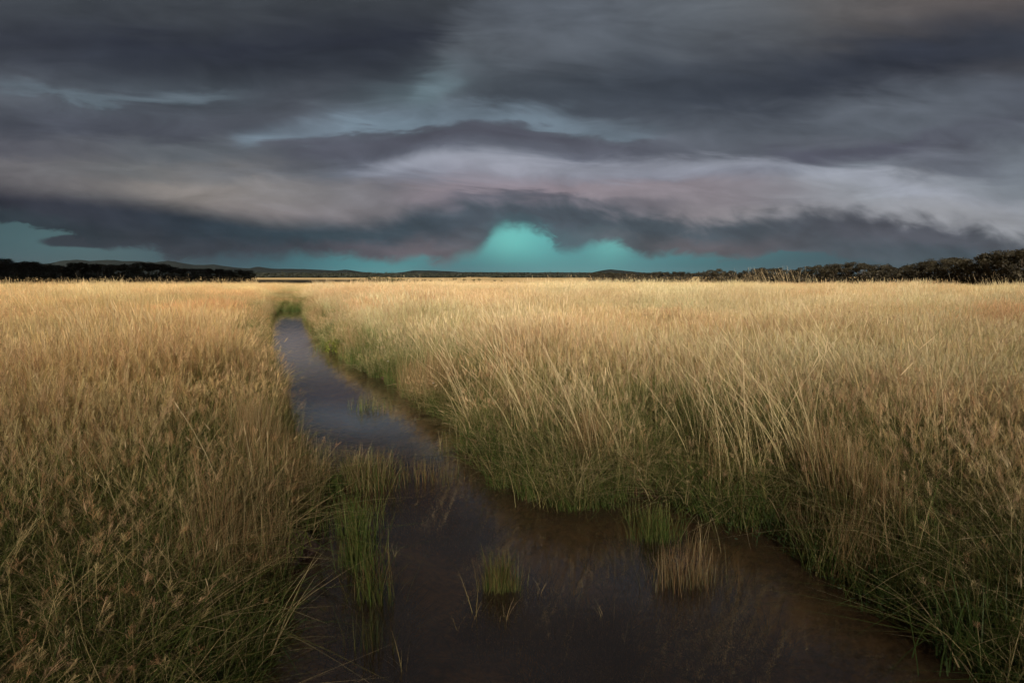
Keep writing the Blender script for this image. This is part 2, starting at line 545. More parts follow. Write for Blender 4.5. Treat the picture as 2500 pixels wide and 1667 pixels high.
# soil and thatch, pale dry pasture farther off, darker mud where it is wet
M_GROUND, T = material('pasture_soil')
geo = T.new('ShaderNodeNewGeometry')
pos = geo.outputs['Position']
px_, py_, pz_ = T.sep(pos)[:3]
n1, _ = T.noise(pos, 2.6, 6, 0.62)
n2, _ = T.noise(pos, 0.012, 4, 0.55)
n3, _ = T.noise(pos, 14.0, 4, 0.6)
near = T.mix(n1, (0.085, 0.060, 0.032), (0.20, 0.145, 0.072))
far = T.ramp(n2, [(0.30, (0.30, 0.24, 0.10)), (0.48, (0.50, 0.36, 0.17)), (0.62, (0.62, 0.44, 0.23)), (0.75, (0.42, 0.30, 0.15))])
ln = T.new('ShaderNodeVectorMath')
ln.operation = 'LENGTH'
setin(ln.inputs[0], pos)
gcol = T.mix(T.smooth(ln.outputs['Value'], 45.0, 90.0), near, far)
mud = T.mix(n3, (0.045, 0.026, 0.018), (0.15, 0.085, 0.055))
gcol = T.mix(T.math('MULTIPLY', T.smooth(pz_, 0.16, 0.03), T.smooth(ln.outputs['Value'], 40.0, 36.0)), gcol, mud)
bed = T.ramp(T.math('ADD', T.math('MULTIPLY', n1, 0.7), T.math('MULTIPLY', n3, 0.3)), [(0.40, (0.030, 0.026, 0.020)), (0.48, (0.30, 0.185, 0.095)), (0.56, (0.66, 0.42, 0.20))])
gcol = T.mix(T.math('MULTIPLY', T.smooth(pz_, 0.0, -0.06), T.smooth(ln.outputs['Value'], 40.0, 36.0)), gcol, bed)
p = principled(T, gcol, 0.9, 0.2)
bm = T.new('ShaderNodeBump')
bm.inputs['Strength'].default_value = 0.6
bm.inputs['Distance'].default_value = 0.03
setin(bm.inputs['Height'], n3)
T.t.links.new(bm.outputs[0], p.inputs['Normal'])
out(T, p.outputs[0])
ground = obj('ground', mesh_from('ground', np.stack([GX, GY, GZ], -1).reshape(-1, 3), gf, M_GROUND, smooth=True))
tag(ground, 'dry pasture ground carved by a narrow creek, running to the horizon', kind='structure')

# ------------------------------------------------------------------ water
M_WATER, T = material('brown_creek_water')
geo = T.new('ShaderNodeNewGeometry')
pos = geo.outputs['Position']
nw, _ = T.noise(pos, 3.0, 3, 0.5, 0.4)
mp = T.new('ShaderNodeMapping')
mp.inputs['Scale'].default_value = (5.0, 22.0, 1.0)
setin(mp.inputs[0], pos)
nr, _ = T.noise(mp.outputs[0], 1.0, 3, 0.55)
bm = T.new('ShaderNodeBump')
bm.inputs['Strength'].default_value = 0.03
bm.inputs['Distance'].default_value = 0.02
setin(bm.inputs['Height'], nr)
fr = T.new('ShaderNodeFresnel')
fr.inputs['IOR'].default_value = 1.75
T.t.links.new(bm.outputs[0], fr.inputs['Normal'])
gl_ = T.new('ShaderNodeBsdfGlossy')
gl_.inputs['Roughness'].default_value = 0.015
gl_.inputs['Color'].default_value = (1, 1, 1, 1)
T.t.links.new(bm.outputs[0], gl_.inputs['Normal'])
silt = T.new('ShaderNodeBsdfDiffuse')
setin(silt.inputs['Color'], T.mix(nw, (0.19, 0.120, 0.078), (0.36, 0.250, 0.170)))
clear = T.new('ShaderNodeBsdfTransparent')
clear.inputs['Color'].default_value = (0.96, 0.82, 0.60, 1)
body = T.new('ShaderNodeMixShader')
body.inputs[0].default_value = 0.87
T.t.links.new(silt.outputs[0], body.inputs[1])
T.t.links.new(clear.outputs[0], body.inputs[2])
wm = T.new('ShaderNodeMixShader')
T.t.links.new(fr.outputs[0], wm.inputs[0])
T.t.links.new(body.outputs[0], wm.inputs[1])
T.t.links.new(gl_.outputs[0], wm.inputs[2])
out(T, wm.outputs[0])
wx = np.linspace(-14.6, 4.0, 60)
wy = np.linspace(-2.9, 33.5, 90)
WX, WY = np.meshgrid(wx, wy)
wi = np.arange(60 * 90).reshape(90, 60)
wf = np.stack([wi[:-1, :-1], wi[:-1, 1:], wi[1:, 1:], wi[1:, :-1]], -1).reshape(-1, 4)
# keep only the cells that reach the creek, so no sheet lies hidden under the field
wd = creek_sdf(WX, WY).reshape(WX.shape)
keep = (np.minimum.reduce([wd[:-1, :-1], wd[:-1, 1:], wd[1:, 1:], wd[1:, :-1]]) < 0.32).ravel()
water = obj('water', mesh_from('water', np.stack([WX, WY, np.zeros_like(WX)], -1).reshape(-1, 3), wf[keep], M_WATER, smooth=True))
tag(water, 'still brown creek water reflecting the storm clouds', kind='structure')


# ------------------------------------------------------------------ hills
M_HILL, T = material('wooded_hill')
geo = T.new('ShaderNodeNewGeometry')
nh, _ = T.noise(geo.outputs['Position'], 0.02, 4, 0.6)
p = principled(T, T.mix(nh, (0.013, 0.018, 0.019), (0.024, 0.029, 0.028)), 1.0, 0.0)
out(T, p.outputs[0])


def hill_range(name, pts, dist, depth, seed, label):
    xs_px = np.arange(pts[0][0], pts[-1][0] + 1, 6.0)
    ys_px = np.interp(xs_px, [q[0] for q in pts], [q[1] for q in pts])
    ys_px = ys_px - 3.5 + 1.2 * (vnoise(xs_px, xs_px * 0, 0.05, 3, seed) - 0.5)
    ridge = np.array([at_dist(a, b, dist) for a, b in zip(xs_px, ys_px)])
    hh = np.maximum(ridge[:, 2] - PLAIN_Z, 0.5)
    prof = np.linspace(-1, 1, 13)
    V = []
    for i in range(len(xs_px)):
        for s in prof:
            k = math.exp(-3.2 * s * s) - math.exp(-3.2)
            k /= 1 - math.exp(-3.2)
            jig = 0.5 + vnoise(np.array([i * 0.3]), np.array([s * 3.0]), 1.0, 3, seed + 5)[0]
            hz = hh[i] * (k if abs(s) < 0.05 else min(1.0, k * (0.75 + 0.3 * jig)))
            V.append((ridge[i, 0] * (1 + s * depth / dist), dist + s * depth, PLAIN_Z - 2 + hz + 2 * k))
    n, mN = len(xs_px), len(prof)
    ii = np.arange(n * mN).reshape(n, mN)
    F = np.stack([ii[:-1, :-1], ii[1:, :-1], ii[1:, 1:], ii[:-1, 1:]], -1).reshape(-1, 4)
    o = obj(name, mesh_from(name, V, F, M_HILL, smooth=True))
    tag(o, label, kind='structure')


hill_range('hills', [(-160, 660), (60, 652), (120, 647), (150, 641), (190, 638), (215, 641), (262, 638), (300, 641), (340, 641), (378, 645), (410, 640), (440, 645), (480, 651), (520, 650), (580, 657), (608, 659), (630, 654), (664, 660), (720, 660), (780, 662), (820, 664), (842, 662), (880, 667), (930, 671), (970, 670), (1010, 664), (1060, 664), (1130, 668), (1200, 668), (1300, 669), (1430, 669), (1600, 671), (2000, 672), (2660, 670)], 5200, 900, 3, 'low blue-grey wooded hills along the left horizon')
hill_range('hills', [(1400, 674), (1440, 670), (1468, 664), (1492, 661), (1520, 664), (1560, 668), (1620, 673)], 3900, 350, 9, 'single low rounded hill right of centre on the horizon')


# ------------------------------------------------------------------ unseen clouds added to shade the foreground and the left trees
M_SHADE_CLOUD, T = material('shade_cloud')
geo = T.new('ShaderNodeNewGeometry')
nc, _ = T.noise(geo.outputs['Position'], 0.02, 5, 0.6)
cc = T.mix(nc, (0.40, 0.41, 0.43), (0.62, 0.63, 0.66))
dfn = T.new('ShaderNodeBsdfDiffuse')
setin(dfn.inputs['Color'], cc)
trn = T.new('ShaderNodeBsdfTranslucent')
setin(trn.inputs['Color'], cc)
mx = T.new('ShaderNodeMixShader')
mx.inputs[0].default_value = 0.12
T.t.links.new(dfn.outputs[0], mx.inputs[1])
T.t.links.new(trn.outputs[0], mx.inputs[2])
out(T, mx.outputs[0])


def shade_cloud(front, back, height, thick, seed, label):
    """front/back: polylines (ground x, ground y) of the shadow it throws; the cloud hangs up the sun's ray from there"""
    off = SUN_DIR * (height / SUN_DIR[2])
    nxs, nys = 90, 40
    xs = np.linspace(front[0][0], front[-1][0], nxs)
    yf = np.interp(xs, [q[0] for q in front], [q[1] for q in front])
    yb = np.interp(xs, [q[0] for q in back], [q[1] for q in back])
    yf = yf + 5.0 * (vnoise(xs, xs * 0, 0.05, 3, seed) - 0.5)
    V = []
    for side in (1, -1):
        for i in range(nxs):
            for j in range(nys):
                t = j / (nys - 1)
                e = min(1, min(t, 1 - t) * 6) * min(1, min(i, nxs - 1 - i) / 8)
                e = e * (2 - e)
                gx_, gy_ = xs[i], yf[i] * (1 - t) + yb[i] * t
                b = vnoise(np.array([gx_]), np.array([gy_]), 0.03, 4, seed + (3 if side > 0 else 7))[0]
                V.append((gx_ + off[0], gy_ + off[1], height + side * thick * e * (0.25 + b) * (1.0 if side > 0 else 0.45)))
    ii = np.arange(nxs * nys).reshape(nxs, nys)
    A = np.stack([ii[:-1, :-1], ii[1:, :-1], ii[1:, 1:], ii[:-1, 1:]], -1).reshape(-1, 4)
    F = np.concatenate([A, A[:, ::-1] + nxs * nys])
    o = obj('shade_cloud', mesh_from('shade_cloud', V, F, M_SHADE_CLOUD, smooth=True))
    tag(o, label, kind='structure')


CLOUD_H = 260.0
shade_cloud([(-260, 60), (-40, 18), (-12, 5.5), (-3, 3.2), (4, 5.2), (8, 8.5), (12, 12.5), (20, 21), (40, 36), (260, 90)], [(-260, -190), (260, -150)], CLOUD_H, 12.0, 11, 'unseen grey cloud added behind the viewer to shade the foreground')  # added out of view; its front edge is shaped to darken the foreground
shade_cloud([(-560, 760), (-120, 760)], [(-560, 330), (-330, 350), (-120, 420)], CLOUD_H, 12.0, 21, 'unseen grey cloud added at left to shade the left tree line')  # added out of view to keep sun off the left tree line

# ------------------------------------------------------------------ blades, stems, seed heads
class Blades:
    """collects thin ribbons; build() turns them into one mesh"""
    def __init__(self, seed):
        self.r = np.random.default_rng(seed)
        self.V, self.C, self.F, self.n = [], [], [], 0

    def ribbon(self, P, Wd, C, side):
        """P (k,3) centre line, Wd (k,) widths, C (k,3) colours, side (3,) width direction"""
        k = len(P)
        off = side[None, :] * (Wd[:, None] * 0.5)
        v = np.empty((2 * k, 3))
        v[0::2], v[1::2] = P - off, P + off
        c = np.repeat(C, 2, axis=0)
        b = self.n + 2 * np.arange(k - 1)
        f = np.stack([b, b + 1, b + 3, b + 2], -1)
        self.V.append(v); self.C.append(c); self.F.append(f)
        self.n += 2 * k

    def path(self, base, L, az, lean, droop, k=5):
        t = np.linspace(0, 1, k)
        h = L * (lean * t + droop * t * t)
        z = L * np.sqrt(np.clip(1 - lean * lean, 0.05, 1)) * (t - 0.5 * droop * t * t * min(1.0, droop + 0.25))
        P = np.stack([base[0] + h * cos(az), base[1] + h * sin(az), base[2] + z], -1)
        return P, t

    def blade(self, base, L, az, lean, droop, w, c0, c1, k=5):
        P, t = self.path(base, L, az, lean, droop, k)
        C = c0[None, :] * (1 - t[:, None]) + c1[None, :] * t[:, None]
        Wd = w * (1 - 0.92 * t ** 1.6)
        a2 = az + pi / 2 + self.r.normal(0, 0.5)
        self.ribbon(P, Wd, C, np.array([cos(a2), sin(a2), 0.0]))

    def stem(self, base, L, az, lean, droop, w, c0, c1, head, hc, hs=1.0):
        P, t = self.path(base, L, az, lean, droop, 6)
        C = c0[None, :] * (1 - t[:, None]) + c1[None, :] * t[:, None]
        a2 = self.r.uniform(0, pi)
        self.ribbon(P, w * (1 - 0.5 * t), C, np.array([cos(a2), sin(a2), 0.0]))
        tip = P[-1]
        d = P[-1] - P[-2]
        d /= np.linalg.norm(d) + 1e-9
        if head == 'spike':
            hl = L * self.r.uniform(0.07, 0.13) * hs
            q = np.stack([tip - d * hl * 0.2, tip + d * hl * 0.15, tip + d * hl * 0.6, tip + d * hl])
            ww = np.array([0.3, 1.0, 0.85, 0.1]) * 0.0062 * hs
            for s in range(2):
                a3 = a2 + s * pi / 2
                self.ribbon(q, ww, np.tile(hc * self.r.uniform(0.85, 1.15), (4, 1)), np.array([cos(a3), sin(a3), 0.0]))
        elif head == 'panicle':
            hl = L * self.r.uniform(0.16, 0.27) * hs
            nb = self.r.integers(24, 34)
            for i in range(nb):
                s = i / nb
                p0 = tip - d * hl * (0.75 - s * 0.85)
                a3 = self.r.uniform(0, 2 * pi)
                bl = hl * (0.40 * (1 - s) + 0.12) * self.r.uniform(0.6, 1.1)
                dirv = d * self.r.uniform(0.4, 1.0) + np.array([cos(a3), sin(a3), self.r.uniform(-0.35, 0.25)]) * 0.42
                p1 = p0 + dirv * bl
                sd = np.array([-sin(a3), cos(a3), 0.2])
                q = np.stack([p0, p0 * 0.45 + p1 * 0.55, p1])
                self.ribbon(q, np.array([0.0004, 0.0013, 0.0005]) * (0.8 + 0.5 * hs), np.tile(hc * self.r.uniform(0.75, 1.25), (3, 1)), sd)

    def mesh(self, name, mat):
        return mesh_from(name, np.concatenate(self.V), np.concatenate(self.F), mat, np.concatenate(self.C))


A_ = np.array
STRAW = A_([0.57, 0.455, 0.255])
PALE = A_([0.66, 0.53, 0.335])
GOLD = A_([0.52, 0.385, 0.185])
RUST = A_([0.46, 0.285, 0.155])
PINK = A_([0.56, 0.385, 0.245])
OLIVE = A_([0.23, 0.205, 0.075])
GREEN = A_([0.085, 0.125, 0.030])
DKGRN = A_([0.045, 0.075, 0.020])
BRIGHT = A_([0.11, 0.165, 0.030])
BROWN = A_([0.16, 0.095, 0.045])


def disc(r, R):
    a, q = r.uniform(0, 2 * pi), R * math.sqrt(r.random())
    return A_([q * cos(a), q * sin(a), -0.02])


def clump(kind, seed):
    B = Blades(seed)
    r = B.r
    def leaves(n, R, l0, l1, w, pal0, pal1, dr=(0.1, 0.7), lean=0.25):
        for _ in range(n):
            f = r.uniform(0.8, 1.2)
            c0 = pal0[r.integers(len(pal0))] * f
            c1 = pal1[r.integers(len(pal1))] * f
            B.blade(disc(r, R), r.uniform(l0, l1), r.uniform(0, 2 * pi), abs(r.normal(0, lean)), r.uniform(*dr), w * r.uniform(0.6, 1.3), c0, c1)
    def stems(n, R, l0, l1, head, pal, hpal, w=0.0023, lean=0.10, dr=(0.0, 0.22), hs=1.0):
        for _ in range(n):
            c = pal[r.integers(len(pal))] * r.uniform(0.8, 1.15)
            B.stem(disc(r, R), r.uniform(l0, l1), r.uniform(0, 2 * pi), abs(r.normal(0, lean)), r.uniform(*dr), w * r.uniform(0.7, 1.2), c * A_([0.45, 0.62, 0.40]), c, head, hpal[r.integers(len(hpal))] * r.uniform(0.85, 1.15), hs)
    def strays(n):
        for _ in range(n):
            c = [PALE, STRAW, GOLD][r.integers(3)] * r.uniform(0.8, 1.1)
            B.stem(disc(r, 0.4), r.uniform(0.7, 1.05), r.uniform(0, 2 * pi), r.uniform(0.2, 0.6), r.uniform(0.2, 0.8), 0.0028, c * 0.7, c, 'spike', c, 0.8)
    if kind == 'rust':            # fine haze of reddish panicles over olive leaves
        leaves(230, 0.46, 0.24, 0.54, 0.0036, [GREEN, GREEN, OLIVE], [STRAW * 0.8, OLIVE, RUST * 0.8, GREEN * 1.5])
        strays(5)
        stems(140, 0.46, 0.48, 0.88, 'panicle', [GOLD, STRAW, OLIVE * 1.5], [RUST, PINK, GOLD, STRAW])
        stems(3, 0.42, 0.75, 1.0, 'spike', [STRAW, PALE], [STRAW, GOLD])
    elif kind == 'straw':         # pale upright stalks with narrow heads
        leaves(220, 0.46, 0.32, 0.72, 0.0038, [OLIVE, GREEN, GREEN, OLIVE], [STRAW, PALE, OLIVE, OLIVE])
        strays(6)
        stems(22, 0.46, 0.62, 1.0, 'spike', [STRAW, PALE, GOLD], [PALE, STRAW, GOLD], dr=(0.0, 0.12))
        stems(85, 0.44, 0.48, 0.90, 'panicle', [STRAW, GOLD, PALE], [PINK, STRAW, PALE])
    elif kind == 'green':         # long arching green leaves, few stalks
        leaves(240, 0.42, 0.35, 0.72, 0.0060, [GREEN, DKGRN, OLIVE * 0.8], [GREEN, OLIVE, GREEN * 1.4, STRAW * 0.8], (0.2, 1.0), 0.3)
        stems(34, 0.42, 0.5, 0.85, 'panicle', [OLIVE, STRAW], [PINK, RUST, STRAW])
        leaves(60, 0.42, 0.3, 0.65, 0.005, [STRAW * 0.7], [STRAW], (0.3, 1.0), 0.35)
    elif kind == 'bank':          # short dense green edge growth
        leaves(110, 0.22, 0.14, 0.40, 0.0058, [DKGRN, GREEN, GREEN], [GREEN, GREEN * 1.3, OLIVE], (0.2, 1.0), 0.35)
        leaves(22, 0.22, 0.2, 0.5, 0.0045, [OLIVE, BROWN], [STRAW, OLIVE], (0.2, 1.0), 0.35)
    elif kind == 'rusty_bank':    # brown sedge stalks at the water
        leaves(90, 0.20, 0.30, 0.58, 0.0040, [DKGRN, BROWN, OLIVE * 0.7], [BROWN * 1.7, RUST, OLIVE, STRAW], (0.0, 0.5), 0.16)
        leaves(20, 0.20, 0.2, 0.45, 0.0055, [GREEN], [GREEN * 1.3, OLIVE], (0.2, 0.9), 0.3)
    elif kind == 'far':           # a wide patch for the far field
        leaves(200, 0.8, 0.40, 0.72, 0.009, [OLIVE, STRAW * 0.8], [STRAW, GOLD, PALE], (0.1, 0.6), 0.2)
        stems(80, 0.8, 0.62, 0.95, 'spike', [STRAW, PALE, GOLD], [PALE, STRAW, GOLD], 0.005, 0.10, (0, 0.2), 1.2)
        stems(70, 0.8, 0.55, 0.85, 'panicle', [STRAW, GOLD], [PINK, STRAW, PALE], 0.005, 0.10, (0, 0.2), 1.2)
    elif kind == 'tall':          # loose group of high stalks standing out of the field
        stems(30, 0.30, 0.90, 1.14, 'spike', [STRAW, PALE, PALE], [PALE, STRAW], 0.0034, 0.09, (0.05, 0.3), 1.2)
        leaves(30, 0.28, 0.5, 0.95, 0.005, [OLIVE, STRAW], [STRAW, PALE], (0.1, 0.5), 0.15)
    return B.mesh('grass_tuft', M_GRASS)


PROTO = bpy.data.collections.new('grass_tufts')
KINDS = {}
count = 0
for kind, nv in (('rust', 4), ('straw', 4), ('green', 4), ('bank', 4), ('rusty_bank', 3), ('far', 4), ('tall', 3)):
    KINDS[kind] = list(range(count, count + nv))
    for i in range(nv):
        o = bpy.data.objects.new('grass_tuft_%02d' % count, clump(kind, 100 + count))
        PROTO.objects.link(o)
        count += 1


def scatter_tree():
    ng = bpy.data.node_groups.new('scatter_tufts', 'GeometryNodeTree')
    ng.interface.new_socket('Geometry', in_out='INPUT', socket_type='NodeSocketGeometry')
    ng.interface.new_socket('Geometry', in_out='OUTPUT', socket_type='NodeSocketGeometry')
    N, L = ng.nodes, ng.links
    gi, go = N.new('NodeGroupInput'), N.new('NodeGroupOutput')
    ci = N.new('GeometryNodeCollectionInfo')
    ci.inputs['Collection'].default_value = PROTO
    ci.inputs['Separate Children'].default_value = True
    ci.inputs['Reset Children'].default_value = True
    iop = N.new('GeometryNodeInstanceOnPoints')
    iop.inputs['Pick Instance'].default_value = True
    def attr(name, t):
        n = N.new('GeometryNodeInputNamedAttribute')
        n.data_type = t
        n.inputs['Name'].default_value = name
        return n.outputs['Attribute']
    e = N.new('FunctionNodeEulerToRotation')
    L.new(attr('rot', 'FLOAT_VECTOR'), e.inputs[0])
    L.new(gi.outputs[0], iop.inputs['Points'])
    L.new(ci.outputs[0], iop.inputs['Instance'])
    L.new(attr('pick', 'INT'), iop.inputs['Instance Index'])
    L.new(e.outputs[0], iop.inputs['Rotation'])
    L.new(attr('size', 'FLOAT_VECTOR'), iop.inputs['Scale'])
    L.new(iop.outputs[0], go.inputs[0])
    return ng


SCATTER = scatter_tree()


def scatter(name, P, pick, size, tint, label, cat, lean=(0.0, 0.0), tilt=0.06):
    n = len(P)
    th = rng.uniform(0, 2 * pi, n)
    ax = lean[0] + rng.normal(0, tilt, n)      # tilt towards +x
    ay_ = lean[1] + rng.normal(0, tilt, n)     # tilt towards +y
    # M = tilt . Rz : columns
    ct, st = np.cos(th), np.sin(th)
    cb, sb = np.cos(ax), np.sin(ax)
    ca, sa = np.cos(-ay_), np.sin(-ay_)
    # tilt = Ry(ax) * Rx(-ay)
    R = np.empty((n, 3, 3))
    Ry = np.zeros((n, 3, 3)); Ry[:, 0, 0] = cb; Ry[:, 0, 2] = sb; Ry[:, 1, 1] = 1; Ry[:, 2, 0] = -sb; Ry[:, 2, 2] = cb
    Rx = np.zeros((n, 3, 3)); Rx[:, 0, 0] = 1; Rx[:, 1, 1] = ca; Rx[:, 1, 2] = -sa; Rx[:, 2, 1] = sa; Rx[:, 2, 2] = ca
    Rz = np.zeros((n, 3, 3)); Rz[:, 0, 0] = ct; Rz[:, 0, 1] = -st; Rz[:, 1, 0] = st; Rz[:, 1, 1] = ct; Rz[:, 2, 2] = 1
    R = Ry @ Rx @ Rz
    eul = np.stack([np.arctan2(R[:, 2, 1], R[:, 2, 2]), -np.arcsin(np.clip(R[:, 2, 0], -1, 1)), np.arctan2(R[:, 1, 0], R[:, 0, 0])], -1)
    me = bpy.data.meshes.new(name)
    me.vertices.add(n)
    me.vertices.foreach_set('co', np.asarray(P, np.float32).ravel())
    for nm, t, key, dat in (('rot', 'FLOAT_VECTOR', 'vector', eul), ('size', 'FLOAT_VECTOR', 'vector', size), ('tint', 'FLOAT_VECTOR', 'vector', tint)):
        a = me.attributes.new(nm, t, 'POINT')
        a.data.foreach_set(key, np.asarray(dat, np.float32).ravel())
    a = me.attributes.new('pick', 'INT', 'POINT')
    a.data.foreach_set('value', np.asarray(pick, np.int32))
    o = obj(name, me)
    md = o.modifiers.new('scatter', 'NODES')
    md.node_group = SCATTER
    tag(o, label, cat, kind='stuff')
    return o


def wedge(r0, r1, dens, half=radians(47)):
    area = half * (r1 * r1 - r0 * r0)
    n = int(area * dens)
    r = np.sqrt(rng.uniform(r0 * r0, r1 * r1, n))
    a = rng.uniform(-half, half, n)
    return np.stack([r * np.sin(a), r * np.cos(a)], -1)


def pick_of(kind_idx, names):
    o = np.zeros(len(kind_idx), int)
    for k, nm in enumerate(names):
        s = kind_idx == k
        v = np.array(KINDS[nm])
        o[s] = v[rng.integers(len(v), size=s.sum())]
    return o


pts = np.concatenate([wedge(0.9, 8, 8.5, radians(62)), wedge(8, 20, 5.5), wedge(20, 45, 3.4), wedge(45, 80, 1.6)])
d = creek_sdf(pts[:, 0], pts[:, 1])
r_ = np.hypot(pts[:, 0], pts[:, 1])
ok = (d > 0.10) & ~((r_ < 1.5) & (np.abs(pts[:, 0]) < 0.9))
pts, d, r_ = pts[ok], d[ok], r_[ok]
n = len(pts)
x, y = pts[:, 0], pts[:, 1]
course = np.array([at(708, 760)[:2], at(706, 742, 0.15)[:2], at(690, 726, 0.2)[:2], at(715, 716, 0.2)[:2], at(790, 709, 0.2)[:2], at(880, 704, 0.2)[:2]])
dc = np.full(n, 99.0)
for a_, b_ in zip(course[:-1], course[1:]):
    e_ = b_ - a_
    t_ = np.clip(((x - a_[0]) * e_[0] + (y - a_[1]) * e_[1]) / (e_ @ e_), 0, 1)
    dc = np.minimum(dc, np.hypot(x - a_[0] - t_ * e_[0], y - a_[1] - t_ * e_[1]))
patch = vnoise(x, y, 0.16, 3, 6)
patch2 = 0.5 + np.clip((vnoise(x, y, 0.42, 3, 8) - 0.5) * 1.8, -0.5, 0.5)
gnoise = vnoise(x, y, 0.30, 3, 12)
left = x < -y * 0.36
pr = np.where(left, 0.98, 0.50) - 0.35 * sstep(14, 34, r_) - 0.45 * sstep(4.8, 2.4, r_) + (patch - 0.5) * 0.9
pg = 0.14 + 0.65 * sstep(0.60, 0.75, gnoise) + 0.60 * sstep(1.3, 0.2, d) + 0.38 * sstep(8.0, 3.0, r_)
u1 = rng.random(n)
ki = np.where(u1 < pg, 2, np.where(rng.random(n) < pr, 0, 1))
ki = np.where((r_ > 30) & (rng.random(n) < sstep(30, 44, r_)), 3, ki)
tl = vnoise(x, y, 0.21, 2, 19)
ki = np.where(rng.random(n) < 0.02 + 0.30 * sstep(0.62, 0.78, tl), 4, ki)
ki = np.where(dc < 1.5, 2, ki)
pick = pick_of(ki, ['rust', 'straw', 'green', 'far', 'tall'])
hs = rng.uniform(0.80, 1.12, n) * (0.70 + 0.50 * patch2) * np.where(x > -y * 0.36, 0.86 + 0.14 * sstep(5, 9, r_), 1.0) * (0.45 + 0.55 * sstep(0.05, 1.0, d))
hs = hs * (0.42 + 0.58 * sstep(0.9, 2.6, dc))
size = np.stack([rng.uniform(0.9, 1.2, n), rng.uniform(0.9, 1.2, n), hs], -1)
warm = 0.5 + np.clip((vnoise(x, y, 0.20, 3, 15) - 0.5) * 2.2, -0.5, 0.5)
tint = np.stack([1.0 + 0.10 * (warm - 0.5), 1.0 - 0.13 * (warm - 0.5), 1.0 - 0.17 * (warm - 0.5)], -1)
tint *= np.where(left, 1.0, 0.0)[:, None] * (A_([1.07, 1.02, 0.93]) - 1.0)[None, :] + 1.0
tint *= (0.86 + 0.34 * vnoise(x, y, 0.35, 3, 23))[:, None]
P = np.stack([x, y, ground_z(x, y, d)], -1)
lft = x < -y * 0.36
far_t = (r_ > 18) & (r_ < 46) & (ki == 4)
size[far_t, 2] = rng.uniform(1.0, 1.22, far_t.sum())
scatter('meadow_grass', P[lft], pick[lft], size[lft], tint[lft], 'tall dry seeding grass, rusty brown, left of the creek', 'grass', (-0.02, 0.0), 0.05)
scatter('meadow_grass', P[~lft], pick[~lft], size[~lft], tint[~lft], 'tall pale straw grass field right of the creek', 'grass', (-0.06, 0.02), 0.05)

# growth along the water's edge
pts = np.concatenate([wedge(1.0, 9, 60, radians(60)), wedge(9, 36, 30)])
d = creek_sdf(pts[:, 0], pts[:, 1])
ok = (d > -0.08) & (d < 0.16 + 0.40 * vnoise(pts[:, 0], pts[:, 1], 1.1, 2, 33))
# bare soil on the near left bank
mudc = at(716, 1350)[:2]
ok &= np.hypot(pts[:, 0] - mudc[0] + 0.02, pts[:, 1] - mudc[1]) > 0.20
pts, d = pts[ok], d[ok]
n = len(pts)
bn = vnoise(pts[:, 0], pts[:, 1], 0.9, 2, 31)
ki = (rng.random(n) < sstep(0.40, 0.60, bn)).astype(int)
r_ = np.hypot(pts[:, 0], pts[:, 1])
hs = rng.uniform(0.65, 1.45, n) * np.where(ki == 1, 1.0, 1.0 + 0.2 * (r_ > 8))
size = np.stack([rng.uniform(0.55, 0.9, n), rng.uniform(0.55, 0.9, n), hs], -1)
tint = np.ones((n, 3)) * rng.uniform(0.85, 1.15, (n, 1))
P = np.stack([pts[:, 0], pts[:, 1], ground_z(pts[:, 0], pts[:, 1], d)], -1)
scatter('bank_grass', P, pick_of(ki, ['bank', 'rusty_bank']), size, tint, 'short green and brown sedge fringing the creek banks', 'sedge', (0.0, 0.0), 0.12)

# ------------------------------------------------------------------ trees
M_BARK, T = material('gum_bark')
geo = T.new('ShaderNodeNewGeometry')
nb_, _ = T.noise(geo.outputs['Position'], 1.2, 4, 0.6)
p = principled(T, T.mix(nb_, (0.045, 0.036, 0.028), (0.13, 0.105, 0.085)), 0.9, 0.1)
out(T, p.outputs[0])


def tube(V, F, pts, rad, sides=6):
    b = len(V)
    pts = [np.asarray(q, float) for q in pts]
    for i, q in enumerate(pts):
        dv = pts[min(i + 1, len(pts) - 1)] - pts[max(i - 1, 0)]
        dv /= np.linalg.norm(dv) + 1e-9
        a = np.cross(dv, [0.3, 1, 0.1]); a /= np.linalg.norm(a)
        c = np.cross(dv, a)
        for k in range(sides):
            t = 2 * pi * k / sides
            V.append(q + rad[i] * (a * cos(t) + c * sin(t)))
    for i in range(len(pts) - 1):
        for k in range(sides):
            k2 = (k + 1) % sides
            F.append((b + i * sides + k, b + i * sides + k2, b + (i + 1) * sides + k2, b + (i + 1) * sides + k))


def leaf_cluster(r, V, C, c, R, n, size, col):
    """n small leaf sprays in a lumpy shell round c; returns nothing, appends quads of 4 verts"""
    for _ in range(n):
        q = r.normal(0, 1, 3)
        q /= np.linalg.norm(q)
        rad = r.uniform(0.45, 1.0) ** 0.6
        o = c + q * rad * R
        a = r.normal(0, 1, 3); a[2] -= 0.5; a /= np.linalg.norm(a)
        b = np.cross(a, q); b /= np.linalg.norm(b) + 1e-9
        s = size * r.uniform(0.6, 1.3)
        V += [o - b * s * 0.35, o + a * s * 0.5 - b * s * 0.1, o + a * s + b * s * 0.25, o + a * s * 0.4 + b * s * 0.45]
        cc = col * r.uniform(0.85, 1.15)
        C += [cc] * 4


